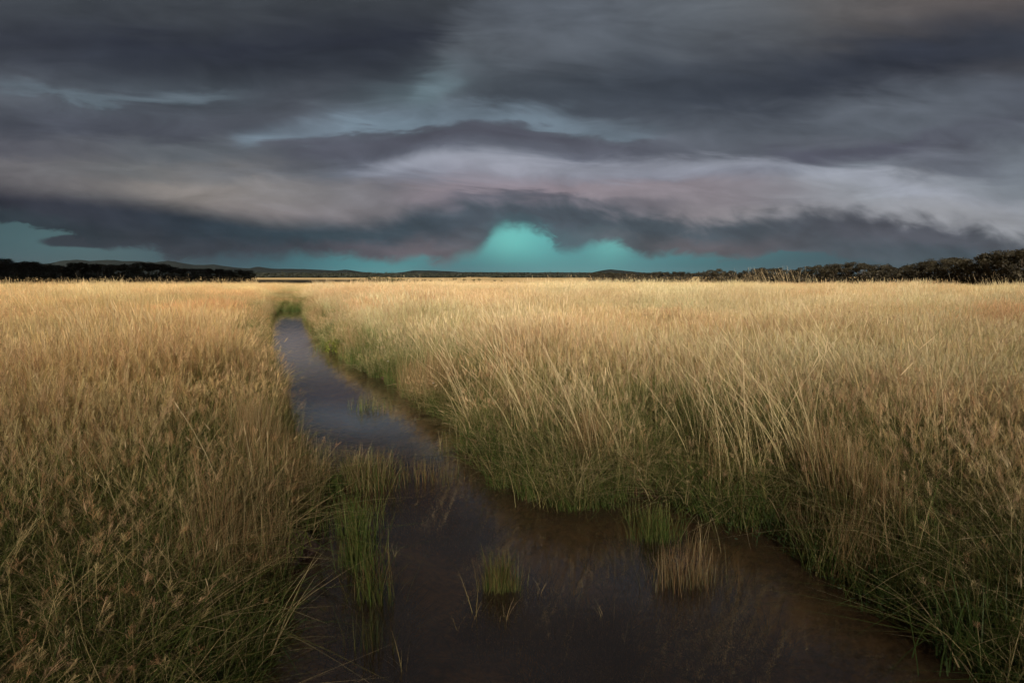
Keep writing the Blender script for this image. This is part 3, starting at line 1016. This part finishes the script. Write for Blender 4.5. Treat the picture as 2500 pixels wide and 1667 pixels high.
def gum_tree(seed):
    """unit-height gum: forked trunk, spreading limbs, clumped open crown"""
    r = np.random.default_rng(seed)
    V, F = [], []
    CV, CC = [], []
    top = A_([r.normal(0, 0.04), r.normal(0, 0.04), r.uniform(0.40, 0.5)])
    tube(V, F, [(0, 0, -0.05), top * 0.5 + r.normal(0, 0.012, 3), top], [0.024, 0.018, 0.013])
    col = A_([0.029, 0.025, 0.014]) * r.uniform(0.85, 1.15)
    nl = r.integers(6, 9)
    for i in range(nl):
        az = 2 * pi * i / nl + r.uniform(-0.4, 0.4)
        st = top * r.uniform(0.5, 1.0)
        reach = r.uniform(0.12, 0.34)
        e = A_([cos(az) * reach, sin(az) * reach, r.uniform(0.55, 0.88)])
        m = (st + e) / 2 + A_([0, 0, -0.03]) + r.normal(0, 0.02, 3)
        tube(V, F, [st, m, e], [0.010, 0.007, 0.003], 5)
        for _ in range(2):
            c = e + r.normal(0, 1, 3) * A_([0.055, 0.055, 0.035])
            leaf_cluster(r, CV, CC, c, A_([0.13, 0.13, 0.08]) * r.uniform(0.75, 1.2), 110, 0.046, col * r.uniform(0.8, 1.2))
    for _ in range(3):
        c = top + A_([r.normal(0, 0.08), r.normal(0, 0.08), r.uniform(0.30, 0.48)])
        leaf_cluster(r, CV, CC, c, A_([0.12, 0.12, 0.07]), 70, 0.045, col)
    for _ in range(6):
        az = r.uniform(0, 2 * pi)
        c = A_([cos(az) * 0.2, sin(az) * 0.2, r.uniform(0.22, 0.5)])
        leaf_cluster(r, CV, CC, c, A_([0.13, 0.13, 0.11]), 80, 0.046, col * 0.95)
    n = len(CV) // 4
    return mesh_from('trunk', V, F, M_BARK, smooth=True), mesh_from('crown', CV, np.arange(4 * n).reshape(n, 4), M_LEAF, np.array(CC))


def shrub_mesh(seed):
    r = np.random.default_rng(seed)
    V, F, CV, CC = [], [], [], []
    col = A_([0.060, 0.062, 0.026]) * r.uniform(0.85, 1.15)
    for i in range(5):
        az = 2 * pi * i / 5 + r.uniform(-0.4, 0.4)
        e = A_([cos(az) * 0.3, sin(az) * 0.3, r.uniform(0.4, 0.7)])
        tube(V, F, [(0, 0, -0.05), e * 0.5, e], [0.03, 0.02, 0.008], 5)
        leaf_cluster(r, CV, CC, e, A_([0.32, 0.32, 0.26]), 70, 0.10, col * r.uniform(0.8, 1.2))
    leaf_cluster(r, CV, CC, A_([0, 0, 0.62]), A_([0.38, 0.38, 0.34]), 110, 0.10, col)
    n = len(CV) // 4
    return mesh_from('stem', V, F, M_BARK, smooth=True), mesh_from('foliage', CV, np.arange(4 * n).reshape(n, 4), M_LEAF, np.array(CC))


GUMS = [gum_tree(300 + i) for i in range(7)]
SHRUBS = [shrub_mesh(400 + i) for i in range(4)]


def place_tree(name, parts, names, base, height, width, rot, label, cat, group):
    e = bpy.data.objects.new(name, None)
    COL.objects.link(e)
    e.location = base
    e.rotation_euler = (0, 0, rot)
    e.scale = (width, width, height)
    e.empty_display_size = 0.2
    tag(e, label, cat, group)
    for me, nm in zip(parts, names):
        obj(nm, me, e)
    return e


ORD = ['first', 'second', 'third', 'fourth', 'fifth', 'sixth', 'seventh', 'eighth', 'ninth', 'tenth', 'eleventh', 'twelfth', 'thirteenth', 'fourteenth', 'fifteenth', 'sixteenth', 'seventeenth', 'eighteenth', 'nineteenth', 'twentieth', 'twenty-first', 'twenty-second', 'twenty-third', 'twenty-fourth', 'twenty-fifth', 'twenty-sixth', 'twenty-seventh', 'twenty-eighth', 'twenty-ninth', 'thirtieth', 'thirty-first', 'thirty-second', 'thirty-third', 'thirty-fourth', 'thirty-fifth', 'thirty-sixth', 'thirty-seventh', 'thirty-eighth', 'thirty-ninth', 'fortieth']


def tree_line(pxs, prof, distf, fill, dz, label_fmt, group, wid=1.0):
    k = 0
    for px in pxs:
        dist = distf(px) + dz * random.uniform(-0.5, 0.5)
        topy = np.interp(px, [q[0] for q in prof], [q[1] for q in prof]) + fill + random.uniform(-2.0, 2.5)
        tp = at_dist(px, topy, dist)
        bz = float(ground_z(np.array([tp[0]]), np.array([tp[1]]), np.array([9.0]))[0])
        h = (tp[2] - bz) / 0.88
        w = max(h, 8.0) * random.uniform(0.95, 1.25) * wid
        place_tree('gum_tree', GUMS[random.randrange(len(GUMS))], ('trunk', 'crown'), (tp[0], tp[1], bz), h, w, random.uniform(0, 6.28), label_fmt % ORD[k], 'tree', group)
        k += 1


LP = [(-100, 645), (0, 647), (16, 638), (36, 637), (50, 647), (64, 641), (84, 642), (105, 648), (150, 648), (190, 645), (250, 648), (300, 650), (340, 643), (370, 645), (400, 652), (440, 655), (500, 657), (560, 660), (605, 660), (625, 663)]
tree_line(np.linspace(-30, 608, 27), LP, lambda q: 500, 0, 14, 'dark gum tree, %s from left in the front of the left tree line', 'left tree line', 1.1)
tree_line(np.linspace(-46, 596, 22), LP, lambda q: 530, 1.5, 14, 'dark gum tree, %s from left at the back of the left tree line', 'left tree line', 1.2)
RP = [(1620, 668), (1640, 664), (1690, 668), (1705, 663), (1735, 658), (1765, 656), (1830, 661), (1850, 653), (1880, 650), (1940, 657), (2000, 648), (2050, 642), (2090, 642), (2130, 648), (2150, 645), (2200, 652), (2250, 640), (2300, 632), (2350, 635), (2400, 629), (2450, 622), (2480, 617), (2560, 611)]
rdist = lambda q: float(np.interp(q, [1600, 1700, 2500, 2600], [420, 360, 185, 170]))
tree_line(np.linspace(1718, 2530, 24), RP, rdist, 4.0, 10, 'brown-green gum tree, %s from left in the front of the right tree line', 'right tree line', 1.0)
tree_line(np.linspace(1738, 2510, 20), RP, lambda q: rdist(q) + 22, 4.5, 10, 'brown-green gum tree, %s from left at the back of the right tree line', 'right tree line', 1.15)
CP = [(1440, 671), (1460, 668), (1600, 668), (1625, 664), (1645, 663), (1690, 668)]
tree_line(np.linspace(1448, 1682, 13), CP, lambda q: 470, 0, 14, 'low dark gum tree, %s from left in the belt under the round hill', 'low tree belt', 1.3)

# shrubs on the plain
k = 0
for px, topy, dist in [(866, 681, 360), (884, 679, 350), (903, 674, 370), (921, 673, 370), (940, 677, 360), (958, 676, 365), (977, 678, 355), (996, 679, 360), (1014, 681, 370)]:
    tp = at_dist(px, topy, dist)
    bz = float(ground_z(np.array([tp[0]]), np.array([tp[1]]), np.array([9.0]))[0])
    place_tree('shrub', SHRUBS[k % 4], ('stem', 'foliage'), (tp[0], tp[1], bz), (tp[2] - bz) / 0.95, random.uniform(4.2, 5.8), random.uniform(0, 6.28), 'dark shrub in the belt behind the creek bend, %s from the left' % ORD[k], 'shrub', 'shrub belt left of centre')
    k += 1
k = 0
for px, topy, dist, w in [(1034, 681, 470, 4.5), (1050, 683, 470, 3.4), (1076, 681, 500, 4.0), (1110, 679, 540, 4.6), (1133, 680, 520, 3.6), (1156, 681, 520, 3.4), (1170, 679, 560, 3.6), (1208, 683, 480, 3.0), (1224, 684, 480, 3.2)]:
    tp = at_dist(px, topy, dist)
    bz = float(ground_z(np.array([tp[0]]), np.array([tp[1]]), np.array([9.0]))[0])
    place_tree('shrub', SHRUBS[(k + 1) % 4], ('stem', 'foliage'), (tp[0], tp[1], bz), (tp[2] - bz) / 0.95, w, random.uniform(0, 6.28), 'small lone round shrub on the pale far plain, %s from the left' % ORD[k], 'shrub', 'lone shrubs on the plain')
    k += 1

# woodland on the far plain and scrub under the tree lines: masses of foliage
def foliage_mass(name, spots, label, cat, col, leaf):
    r = np.random.default_rng(len(spots))
    V, C = [], []
    for (x_, y_, z_, R, H) in spots:
        leaf_cluster(r, V, C, A_([x_, y_, z_ + H * 0.5]), A_([R, R, H * 0.55]), 60, leaf * R, col * r.uniform(0.8, 1.2))
    n = len(V) // 4
    o = obj(name, mesh_from(name, V, np.arange(4 * n).reshape(n, 4), M_LEAF, np.array(C)))
    tag(o, label, cat, kind='stuff')


sp = []
for px in np.arange(560, 1500, 3.2):
    for dist, top in ((2300, 665.5), (1700, 669.5)):
        if dist == 1700 and not (640 < px < 900 or 960 < px < 1130 or 1200 < px < 1500):
            continue
        q = at_dist(px + random.uniform(-2, 2), top + random.uniform(-1.2, 1.2), dist * random.uniform(0.96, 1.04))
        sp.append((q[0], q[1], PLAIN_Z, random.uniform(9, 14), q[2] - PLAIN_Z))
foliage_mass('far_woodland', sp, 'thin dark band of woodland under the hills on the far plain', 'woodland', A_([0.022, 0.026, 0.018]), 0.45)
sp = []
for px in np.arange(-40, 620, 5.0):
    q = at_dist(px, 676, 494 + random.uniform(-6, 6))
    sp.append((q[0], q[1], PLAIN_Z - 0.3, random.uniform(3, 4.5), random.uniform(5, 8)))
foliage_mass('undergrowth', sp, 'black scrub under the left tree line', 'scrub', A_([0.028, 0.028, 0.015]), 0.35)
sp = []
for px in np.arange(1440, 2560, 5.0):
    q = at_dist(px, 676, rdist(px) - 4 + random.uniform(-4, 6) if px > 1705 else 460)
    if 1688 < px < 1708: continue
    z_ = float(ground_z(np.array([q[0]]), np.array([q[1]]), np.array([9.0]))[0])
    sp.append((q[0], q[1], z_ - 0.3, random.uniform(3.0, 4.4), random.uniform(5.0, 8.5)))
foliage_mass('undergrowth', sp, 'brown scrub under the right tree line', 'scrub', A_([0.026, 0.022, 0.013]), 0.35)


# ------------------------------------------------------------------ single plants: tussocks, rushes, stalks
def gz(x_, y_):
    return float(ground_z(np.array([x_]), np.array([y_]))[0])


def plant(name, px, py, label, cat, group, fn, seed, z=0.0, wet=True):
    """fn(B, hpx) adds blades round the origin; hpx turns photo pixels into metres there"""
    c = at(px, py, z)
    dist = c[1]
    B = Blades(seed)
    fn(B, dist / FPX)
    zz = gz(c[0], c[1]) if not wet else max(min(gz(c[0], c[1]), -0.02), -0.06)
    o = obj(name, B.mesh(name, M_PLANT), None, (c[0], c[1], zz))
    tag(o, label, cat, group)
    return o


def rushes(n, wpx, hpx, pal0, pal1, w=0.004, lean=0.08, droop=(0.0, 0.25), bias=0.0, depth=0.6, hmin=0.55):
    def fn(B, m):
        r = B.r
        for _ in range(n):
            b = A_([r.normal(0, 0.36) * wpx * m * 0.5 * 1.2, r.normal(0, 0.36) * wpx * m * 0.5 * depth, 0.0])
            L = hpx * m * r.uniform(hmin, 1.12) + 0.05
            az = r.uniform(0, 2 * pi) if r.random() > bias else r.normal(pi, 0.5)
            f = r.uniform(0.75, 1.25)
            B.blade(b, L, az, abs(r.normal(0, lean)), r.uniform(*droop), w * r.uniform(0.7, 1.3), pal0[r.integers(len(pal0))] * f, pal1[r.integers(len(pal1))] * f, 6)
    return fn


def stalks(n, wpx, hpx, lean=0.12, bias=0.7, droop=(0.02, 0.25), leaf=12, head='spike', hs=1.0, sw=0.0052):
    def fn(B, m):
        r = B.r
        for _ in range(n):
            b = A_([r.normal(0, 0.4) * wpx * m * 0.5, r.normal(0, 0.4) * wpx * m * 0.4, 0.0])
            az = r.normal(pi, 0.45) if r.random() < bias else r.uniform(0, 2 * pi)
            L = hpx * m * r.uniform(0.7, 1.1)
            c = [STRAW, PALE, PALE][r.integers(3)] * r.uniform(0.85, 1.15)
            B.stem(b, L, az, abs(r.normal(lean, 0.08)), r.uniform(*droop), sw, c * A_([0.8, 0.85, 0.7]), c * 1.1, head, PALE * 1.1 * r.uniform(0.85, 1.1), hs)
        for _ in range(leaf):
            b = A_([r.normal(0, 0.4) * wpx * m * 0.5, r.normal(0, 0.4) * wpx * m * 0.4, 0.0])
            B.blade(b, hpx * m * r.uniform(0.4, 0.8), r.uniform(0, 2 * pi), abs(r.normal(0, 0.2)), r.uniform(0.2, 0.8), 0.005, OLIVE, STRAW, 6)
    return fn


RS = 'rushes standing in the creek'
plant('sedge_tussock', 880, 1188, 'brown-green sedge tussock jutting into the creek from its left bank', 'sedge', 'sedge tussocks at the water', rushes(760, 200, 108, [DKGRN, GREEN, BROWN], [OLIVE, BROWN * 1.6, GREEN * 1.3, STRAW * 0.8], 0.0044, 0.14, (0.0, 0.6)), 501)
plant('sedge_tussock', 712, 759, 'dark green sedge closing the far end of the visible creek', 'sedge', 'sedge tussocks at the water', rushes(420, 75, 24, [DKGRN, GREEN], [GREEN, GREEN * 1.3, OLIVE], 0.010, 0.2, (0.1, 0.7)), 515)
plant('sedge_tussock', 945, 1165, 'small thin sedge tussock at the right end of the left bank tussock', 'sedge', 'sedge tussocks at the water', rushes(70, 60, 80, [DKGRN, BROWN], [OLIVE, BROWN * 1.6], 0.0036, 0.10, (0.0, 0.3)), 502)
plant('rush_clump', 860, 1300, 'bright green rush clump beside the bare soil of the left bank', 'rushes', RS, rushes(230, 150, 135, [DKGRN, GREEN, GREEN], [BRIGHT, GREEN * 1.5, OLIVE], 0.0050, 0.11, (0.0, 0.4), hmin=0.35), 503)
plant('rush_clump', 880, 1385, 'tall bright green rush clump standing in the pool on the left', 'rushes', RS, rushes(170, 130, 175, [DKGRN, GREEN, GREEN], [BRIGHT, GREEN * 1.6, OLIVE], 0.0050, 0.09, (0.0, 0.35), hmin=0.35), 504)
plant('rush_clump', 905, 1468, 'olive green rush clump lowest in the chain of left rushes', 'rushes', RS, rushes(130, 120, 165, [DKGRN, GREEN], [BRIGHT * 0.8, OLIVE, BROWN * 1.5], 0.0046, 0.11, (0.0, 0.4), hmin=0.3), 505)
plant('rush_clump', 905, 1585, 'dark sparse rush clump near the bottom left of the pool', 'rushes', RS, rushes(60, 130, 130, [DKGRN * 0.8, BROWN * 0.6], [DKGRN, OLIVE * 0.7], 0.0036, 0.12, (0.0, 0.3)), 506)
plant('sedge_tussock', 1222, 1440, 'small green tussock alone in the middle of the pool', 'sedge', 'sedge tussocks at the water', rushes(420, 105, 115, [DKGRN, DKGRN, GREEN], [GREEN, BROWN * 1.6, OLIVE], 0.0040, 0.10, (0.0, 0.25), hmin=0.3), 507)
plant('sedge_tussock', 1670, 1425, 'sparse reddish tussock in the shallow right side of the pool', 'sedge', 'sedge tussocks at the water', rushes(420, 210, 115, [DKGRN * 0.7, DKGRN, BROWN], [RUST * 0.8, BROWN * 1.8, STRAW * 0.7], 0.0034, 0.10, (0.0, 0.25), hmin=0.3), 508)
plant('rush_clump', 1600, 1318, 'loose green rush clump in front of the orange shallows at right', 'rushes', RS, rushes(300, 120, 105, [DKGRN, GREEN], [GREEN * 1.2, OLIVE], 0.0042, 0.12, (0.0, 0.35)), 509)
plant('rush_clump', 1710, 1350, 'few pale brown rush stems right of the reddish tussock', 'rushes', RS, rushes(26, 110, 110, [BROWN, OLIVE], [RUST, STRAW], 0.0032, 0.12, (0.0, 0.25)), 520)
plant('rush_clump', 900, 1000, 'thin green rushes in mid channel reflecting blue sky', 'rushes', RS, rushes(110, 110, 45, [DKGRN, GREEN], [GREEN, OLIVE], 0.0046, 0.10, (0.0, 0.3)), 510)
plant('rush_clump', 1085, 1100, 'pale upright stalks in the channel narrows', 'rushes', RS, rushes(20, 60, 90, [OLIVE, GREEN], [STRAW, OLIVE], 0.0042, 0.06, (0.0, 0.2)), 511)
plant('rush_clump', 1040, 1172, 'sparse brown stems across the pool mouth below the narrows', 'rushes', RS, rushes(190, 230, 66, [DKGRN, BROWN], [OLIVE, BROWN * 1.4], 0.0036, 0.10, (0.0, 0.3)), 512)
plant('rush_clump', 785, 855, 'dark drooping rushes at the foot of the right bank far up the channel', 'rushes', RS, rushes(50, 55, 30, [DKGRN, GREEN], [GREEN, OLIVE], 0.0055, 0.15, (0.1, 0.6)), 513)
plant('rush_clump', 1545, 1270, 'short green rushes at the orange shallows under the right bank', 'rushes', RS, rushes(40, 60, 60, [DKGRN, GREEN], [GREEN * 1.2, OLIVE], 0.0042, 0.10, (0.0, 0.25)), 514)
for i, (px, py, h, nst, lab) in enumerate([(1160, 1500, 110, 3, 'bent pale grass stem left of the lone pool tussock'), (1135, 1545, 60, 3, 'short orange stems in open water below the lone pool tussock'), (1232, 1510, 65, 6, 'orange sprig of stems just below the lone pool tussock'), (1325, 1445, 55, 8, 'yellowish sprig of stems right of the lone pool tussock'), (1475, 1508, 55, 5, 'faint sprig of stems in the middle right of the pool'), (955, 1360, 55, 9, 'thin brown stems right of the tall green rushes'), (985, 1640, 120, 5, 'long bare stems at the bottom of the pool'), (1085, 1230, 40, 3, 'short yellow stem near the pool mouth')]):
    plant('grass_sprig', px, py, lab, 'grass stems', 'sprigs in the pool', rushes(nst, 40, h, [BROWN, OLIVE], [STRAW * 0.8, GOLD], 0.0042, 0.22, (0.1, 0.6)), 530 + i)

TG = 'tall pale stalks above the field'
for i, (px, py, w, h, n_, lab) in enumerate([
        (1850, 1165, 190, 400, 46, 'large tuft of pale stalks leaning left on the right bank'),
        (1990, 1185, 170, 400, 36, 'second tuft of pale leaning stalks, right of the largest one'),
        (1700, 1120, 150, 320, 24, 'loose pale stalks left of the largest leaning tuft'),
        (2120, 1060, 200, 300, 44, 'wide pinkish stand of upright stalks toward the right edge'),
        (1290, 1075, 150, 300, 34, 'pale drooping stalks beside the creek on the right bank'),
        (1150, 1000, 130, 240, 24, 'pale stalks above the green edge where the right bank juts out'),
        (1460, 1120, 180, 320, 30, 'pale stalks over the pool corner of the right bank')]):
    plant('grass_tuft', px, py, lab, 'grass', TG, stalks(n_, w, h, 0.24, 0.85, (0.05, 0.4)), 560 + i, 0.24, wet=False)
for i, (px, py, w, h, n_, lab) in enumerate([
        (1890, 757, 240, 92, 150, 'tall feathery seed heads rising over the skyline before the right trees'),
        (1000, 752, 200, 72, 70, 'seed heads on the skyline before the dark shrub belt'),
        (370, 757, 330, 76, 110, 'seed heads on the skyline before the left trees'),
        (2430, 757, 200, 82, 70, 'seed heads on the skyline at the right edge'),
        (1480, 752, 420, 74, 150, 'seed heads on the skyline before the low central tree belt')]):
    tag(plant('tall_grass', px, py, lab, 'grass', TG, stalks(n_, w, h, 0.12, 0.8, (0.05, 0.3), 10, 'spike', 0.75), 580 + i, 0.24, wet=False), kind='stuff')
for i, (px, py, h, n_, lab) in enumerate([
        (500, 1490, 380, 1, 'single tall stalk with a furry pale head in the left grass'),
        (545, 1540, 370, 1, 'single thin bright stalk leaning right in the left grass'),
        (330, 1330, 330, 3, 'pair of arching pale stalks in the left grass'),
        (250, 1330, 340, 2, 'upright pale stalks in the left grass, left of the arching pair'),
        (640, 1230, 300, 5, 'pale stalks at the left bank beside the water'),
        (570, 1260, 320, 3, 'thin stalks standing clear in the left grass near the bank')]):
    plant('grass_stalk', px, py, lab, 'grass stalk', 'single stalks in the left grass', stalks(n_, 60 if n_ > 1 else 4, h * 0.92, 0.10, 0.3, (0.05, 0.5), 0, 'spike', 0.8, 0.0034), 600 + i, 0.24, wet=False)
plant('grass_tuft', 1395, 1205, 'pale weeping grass clump overhanging the pool corner', 'grass', 'weeping clumps on the right bank', rushes(220, 170, 190, [OLIVE, GREEN], [PALE * 0.8, STRAW, OLIVE], 0.0048, 0.28, (0.4, 1.1)), 620, 0.1, wet=False)
plant('grass_tuft', 1215, 1045, 'bright green grass tuft on the jutting right bank', 'grass', 'green tufts on the right bank', rushes(130, 90, 80, [GREEN, DKGRN], [BRIGHT * 0.8, GREEN * 1.5], 0.0055, 0.2, (0.2, 0.8)), 621, 0.1, wet=False)
plant('grass_tuft', 1780, 1225, 'green leafy tuft at the pool edge under the leaning stalks', 'grass', 'green tufts on the right bank', rushes(140, 170, 95, [DKGRN, GREEN], [GREEN * 1.1, OLIVE], 0.0055, 0.18, (0.1, 0.6)), 622, 0.05, wet=False)
plant('grass_tuft', 2390, 1600, 'dark green broad-bladed tuft in the lower right corner', 'grass', 'green tufts on the right bank', rushes(110, 260, 230, [DKGRN, DKGRN], [GREEN, DKGRN * 1.5], 0.008, 0.15, (0.1, 0.5)), 623, 0.05, wet=False)


def sprig(B, b, h, r, col, leaf):
    """upright stem with small paired leaves"""
    az = r.uniform(0, 2 * pi)
    P_, t = B.path(b, h, az, abs(r.normal(0, 0.12)), r.uniform(0, 0.3), 4)
    B.ribbon(P_, np.full(4, 0.003), np.tile(col * 0.8, (4, 1)), A_([1.0, 0, 0]))
    nlf = int(h / (leaf * 0.55)) + 3
    for i in range(nlf):
        s = (i + 1) / nlf
        p0 = A_([np.interp(s, t, P_[:, k]) for k in range(3)])
        a = i * 2.4 + r.uniform(-0.3, 0.3)
        dv = A_([cos(a), sin(a), 0.5])
        L = leaf * r.uniform(0.7, 1.2)
        q = np.stack([p0, p0 + dv * L * 0.5, p0 + dv * L])
        B.ribbon(q, np.array([0.15, 0.55, 0.05]) * L, np.tile(col * r.uniform(0.75, 1.3), (3, 1)), A_([-sin(a), cos(a), 0.0]))


def weed(n, wpx, hpx, col, leaf):
    def fn(B, m):
        for _ in range(n):
            b = A_([B.r.normal(0, 0.4) * wpx * m * 0.5, B.r.normal(0, 0.4) * wpx * m * 0.4, 0])
            sprig(B, b, hpx * m * B.r.uniform(0.5, 1.1), B.r, col, leaf)
    return fn


plant('leafy_weed', 838, 858, 'yellow-green leafy weed on the right bank by the channel', 'weed', None, weed(60, 85, 36, A_([0.19, 0.22, 0.035]), 0.055), 640, 0.05, wet=False)
plant('leafy_weed', 800, 1180, 'small pale green leafy weed on the left bank above the rushes', 'weed', None, weed(26, 70, 60, A_([0.11, 0.16, 0.04]), 0.03), 641, 0.1, wet=False)

# low leafy weed rooting along the right water's edge
B = Blades(650)
edge = np.array([at(*q)[:2] for q in RIGHT if q[0] > 1600])
seg = np.linalg.norm(np.diff(edge, axis=0), axis=1)
cum = np.concatenate([[0], np.cumsum(seg)])
for _ in range(420):
    s_ = B.r.uniform(0, cum[-1])
    q = A_([np.interp(s_, cum, edge[:, 0]), np.interp(s_, cum, edge[:, 1])]) + B.r.normal(0, 0.09, 2)
    g = gz(q[0], q[1])
    sprig(B, A_([q[0], q[1], max(g, -0.03)]), B.r.uniform(0.05, 0.20), B.r, A_([0.055, 0.085, 0.028]) * B.r.uniform(0.7, 1.4), 0.022)
o = obj('creeping_weed', B.mesh('creeping_weed', M_PLANT))
tag(o, 'small-leaved green weed along the right edge of the pool', 'weed', kind='stuff')

# round leaves floating at the same edge
V, F, C = [], [], []
for _ in range(170):
    s_ = B.r.uniform(0.3, cum[-1])
    q = A_([np.interp(s_, cum, edge[:, 0]), np.interp(s_, cum, edge[:, 1])]) + B.r.normal(0, 0.06, 2) + A_([-0.06, -0.05])
    R_ = B.r.uniform(0.006, 0.013)
    b = len(V)
    tl_ = B.r.normal(0, 0.12, 2)
    zz = 0.006 + B.r.uniform(0, 0.012)
    for k in range(7):
        t = 0.35 + 5.6 * k / 6
        V.append((q[0] + R_ * cos(t), q[1] + R_ * sin(t), zz + R_ * (tl_[0] * cos(t) + tl_[1] * sin(t))))
    F.append(tuple(range(b, b + 7)))
    C += [A_([0.12, 0.16, 0.09]) * B.r.uniform(0.7, 1.3)] * 7
o = obj('floating_leaves', mesh_from('floating_leaves', V, F, M_PLANT, np.array(C)))
tag(o, 'tiny round pale leaves floating at the right pool edge', 'water plant', kind='stuff')

# small white flowers on the right bank
FL_M, T = material('white_petals')
out(T, principled(T, (0.62, 0.58, 0.55), 0.6, 0.2).outputs[0])
for i, (px, py, lab) in enumerate([(1047, 905, 'small white flower on the right bank, uppermost of the few'), (1055, 965, 'small white flower on the right bank near the jutting edge'), (1095, 958, 'small pale flower among stalks right of the jutting edge flower'), (945, 905, 'small white flower hanging over the far channel edge')]):
    c = at(px, py, 0.30)
    e = bpy.data.objects.new('wild_flower', None)
    COL.objects.link(e)
    e.location = (c[0], c[1], gz(c[0], c[1]))
    tag(e, lab, 'flower', 'white flowers on the right bank')
    h = max(0.2, 0.45 - gz(c[0], c[1]))
    V, F = [], []
    tube(V, F, [(0, 0, -0.02), (0.01, 0, h * 0.5), (0.02, -0.01, h)], [0.002, 0.0016, 0.0012], 5)
    obj('stem', mesh_from('stem', V, F, M_PLANT, np.tile(GREEN, (len(V), 1))), e)
    V, F = [], []
    for k in range(8):
        a = k * pi / 4
        b = len(V)
        V += [(0.02, -0.01, h), (0.02 + 0.012 * cos(a - 0.3), -0.01 + 0.012 * sin(a - 0.3), h + 0.006), (0.02 + 0.020 * cos(a), -0.01 + 0.020 * sin(a), h + 0.004), (0.02 + 0.012 * cos(a + 0.3), -0.01 + 0.012 * sin(a + 0.3), h + 0.006)]
        F.append((b, b + 1, b + 2, b + 3))
    obj('petals', mesh_from('petals', V, F, FL_M), e)

# bare soil slump on the near left bank
M_MUD, T = material('bank_soil')
geo = T.new('ShaderNodeNewGeometry')
nm, _ = T.noise(geo.outputs['Position'], 22.0, 6, 0.65)
nm2, _ = T.noise(geo.outputs['Position'], 6.0, 3, 0.6)
mc = T.mix(nm2, (0.13, 0.080, 0.066), (0.30, 0.205, 0.175))
mc = T.mix(T.smooth(nm, 0.35, 0.6), (0.08, 0.045, 0.035), mc)
p = principled(T, mc, 0.85, 0.3)
bm = T.new('ShaderNodeBump')
bm.inputs['Strength'].default_value = 0.8
bm.inputs['Distance'].default_value = 0.02
setin(bm.inputs['Height'], nm)
T.t.links.new(bm.outputs[0], p.inputs['Normal'])
out(T, p.outputs[0])
V = []
ns, na = 14, 28
for i in range(ns):
    for j in range(na):
        rr, a = (i / (ns - 1)), 2 * pi * j / na
        x_, y_ = 0.15 * rr * cos(a) * (1 + 0.2 * sin(3 * a)), 0.26 * rr * sin(a)
        k = vnoise(np.array([x_ + 3]), np.array([y_ + 5]), 9.0, 4, 41)[0]
        V.append((x_, y_, (0.20 * (1 - rr * rr) + 0.07 * (k - 0.5)) - 0.05))
ii = np.arange(ns * na).reshape(ns, na)
F = np.stack([ii[:-1], ii[1:], np.roll(ii[1:], -1, 1), np.roll(ii[:-1], -1, 1)], -1).reshape(-1, 4)
o = obj('mud_bank', mesh_from('mud_bank', V, F, M_MUD, smooth=True), None, (mudc[0], mudc[1], 0.0))
tag(o, 'bare pinkish soil slump on the left bank beside the green rushes', kind='structure')

# dark weed growing under water on the bed
sp = []
for px, py, w, k in [(1235, 1462, 90, 6), (1330, 1478, 70, 4), (1480, 1535, 90, 5), (1650, 1432, 110, 7), (1735, 1452, 90, 5), (1575, 1352, 90, 5), (890, 1610, 120, 7), (905, 1500, 90, 5), (1050, 1190, 160, 7), (950, 1252, 90, 4), (1420, 1620, 120, 4), (1800, 1560, 160, 5), (1120, 1300, 80, 3)]:
    for _ in range(2 * k):
        c = at(px + random.gauss(0, 0.4) * w, py + random.gauss(0, 0.25) * w, -0.1)
        sp.append((c[0], c[1], gz(c[0], c[1]) - 0.01))
sp = np.array([q for q in sp if q[2] < -0.06])
n = len(sp)
dep = -sp[:, 2]
sz = np.stack([rng.uniform(0.6, 1.0, n), rng.uniform(0.6, 1.0, n), np.clip(dep / 0.36, 0.2, 0.7)], -1)
scatter('submerged_weed', sp, pick_of(np.zeros(n, int), ['bank']), sz, np.ones((n, 3)) * 0.30, 'dark weed patches under the surface of the pool', 'weed', (0.0, 0.0), 0.2)

# ------------------------------------------------------------------ haze over the plain
M_HAZE = bpy.data.materials.new('haze')
M_HAZE.use_nodes = True
hn = M_HAZE.node_tree.nodes
hn.clear()
pv = hn.new('ShaderNodeVolumePrincipled')
pv.inputs['Color'].default_value = (0.72, 0.86, 1.0, 1)
pv.inputs['Density'].default_value = 5.0e-6
ho = hn.new('ShaderNodeOutputMaterial')
M_HAZE.node_tree.links.new(pv.outputs[0], ho.inputs['Volume'])
x0, x1, y0, y1, z0, z1 = gx.min() - 60, gx.max() + 60, gy.min() - 60, gy.max() + 60, -8.0, 190.0
V = [(x0, y0, z0), (x1, y0, z0), (x1, y1, z0), (x0, y1, z0), (x0, y0, z1), (x1, y0, z1), (x1, y1, z1), (x0, y1, z1)]
F = [(0, 3, 2, 1), (4, 5, 6, 7), (0, 1, 5, 4), (1, 2, 6, 5), (2, 3, 7, 6), (3, 0, 4, 7)]
o = obj('haze', mesh_from('haze', V, F, M_HAZE))
tag(o, 'thin blue-grey haze over the far plain', 'haze', kind='stuff')
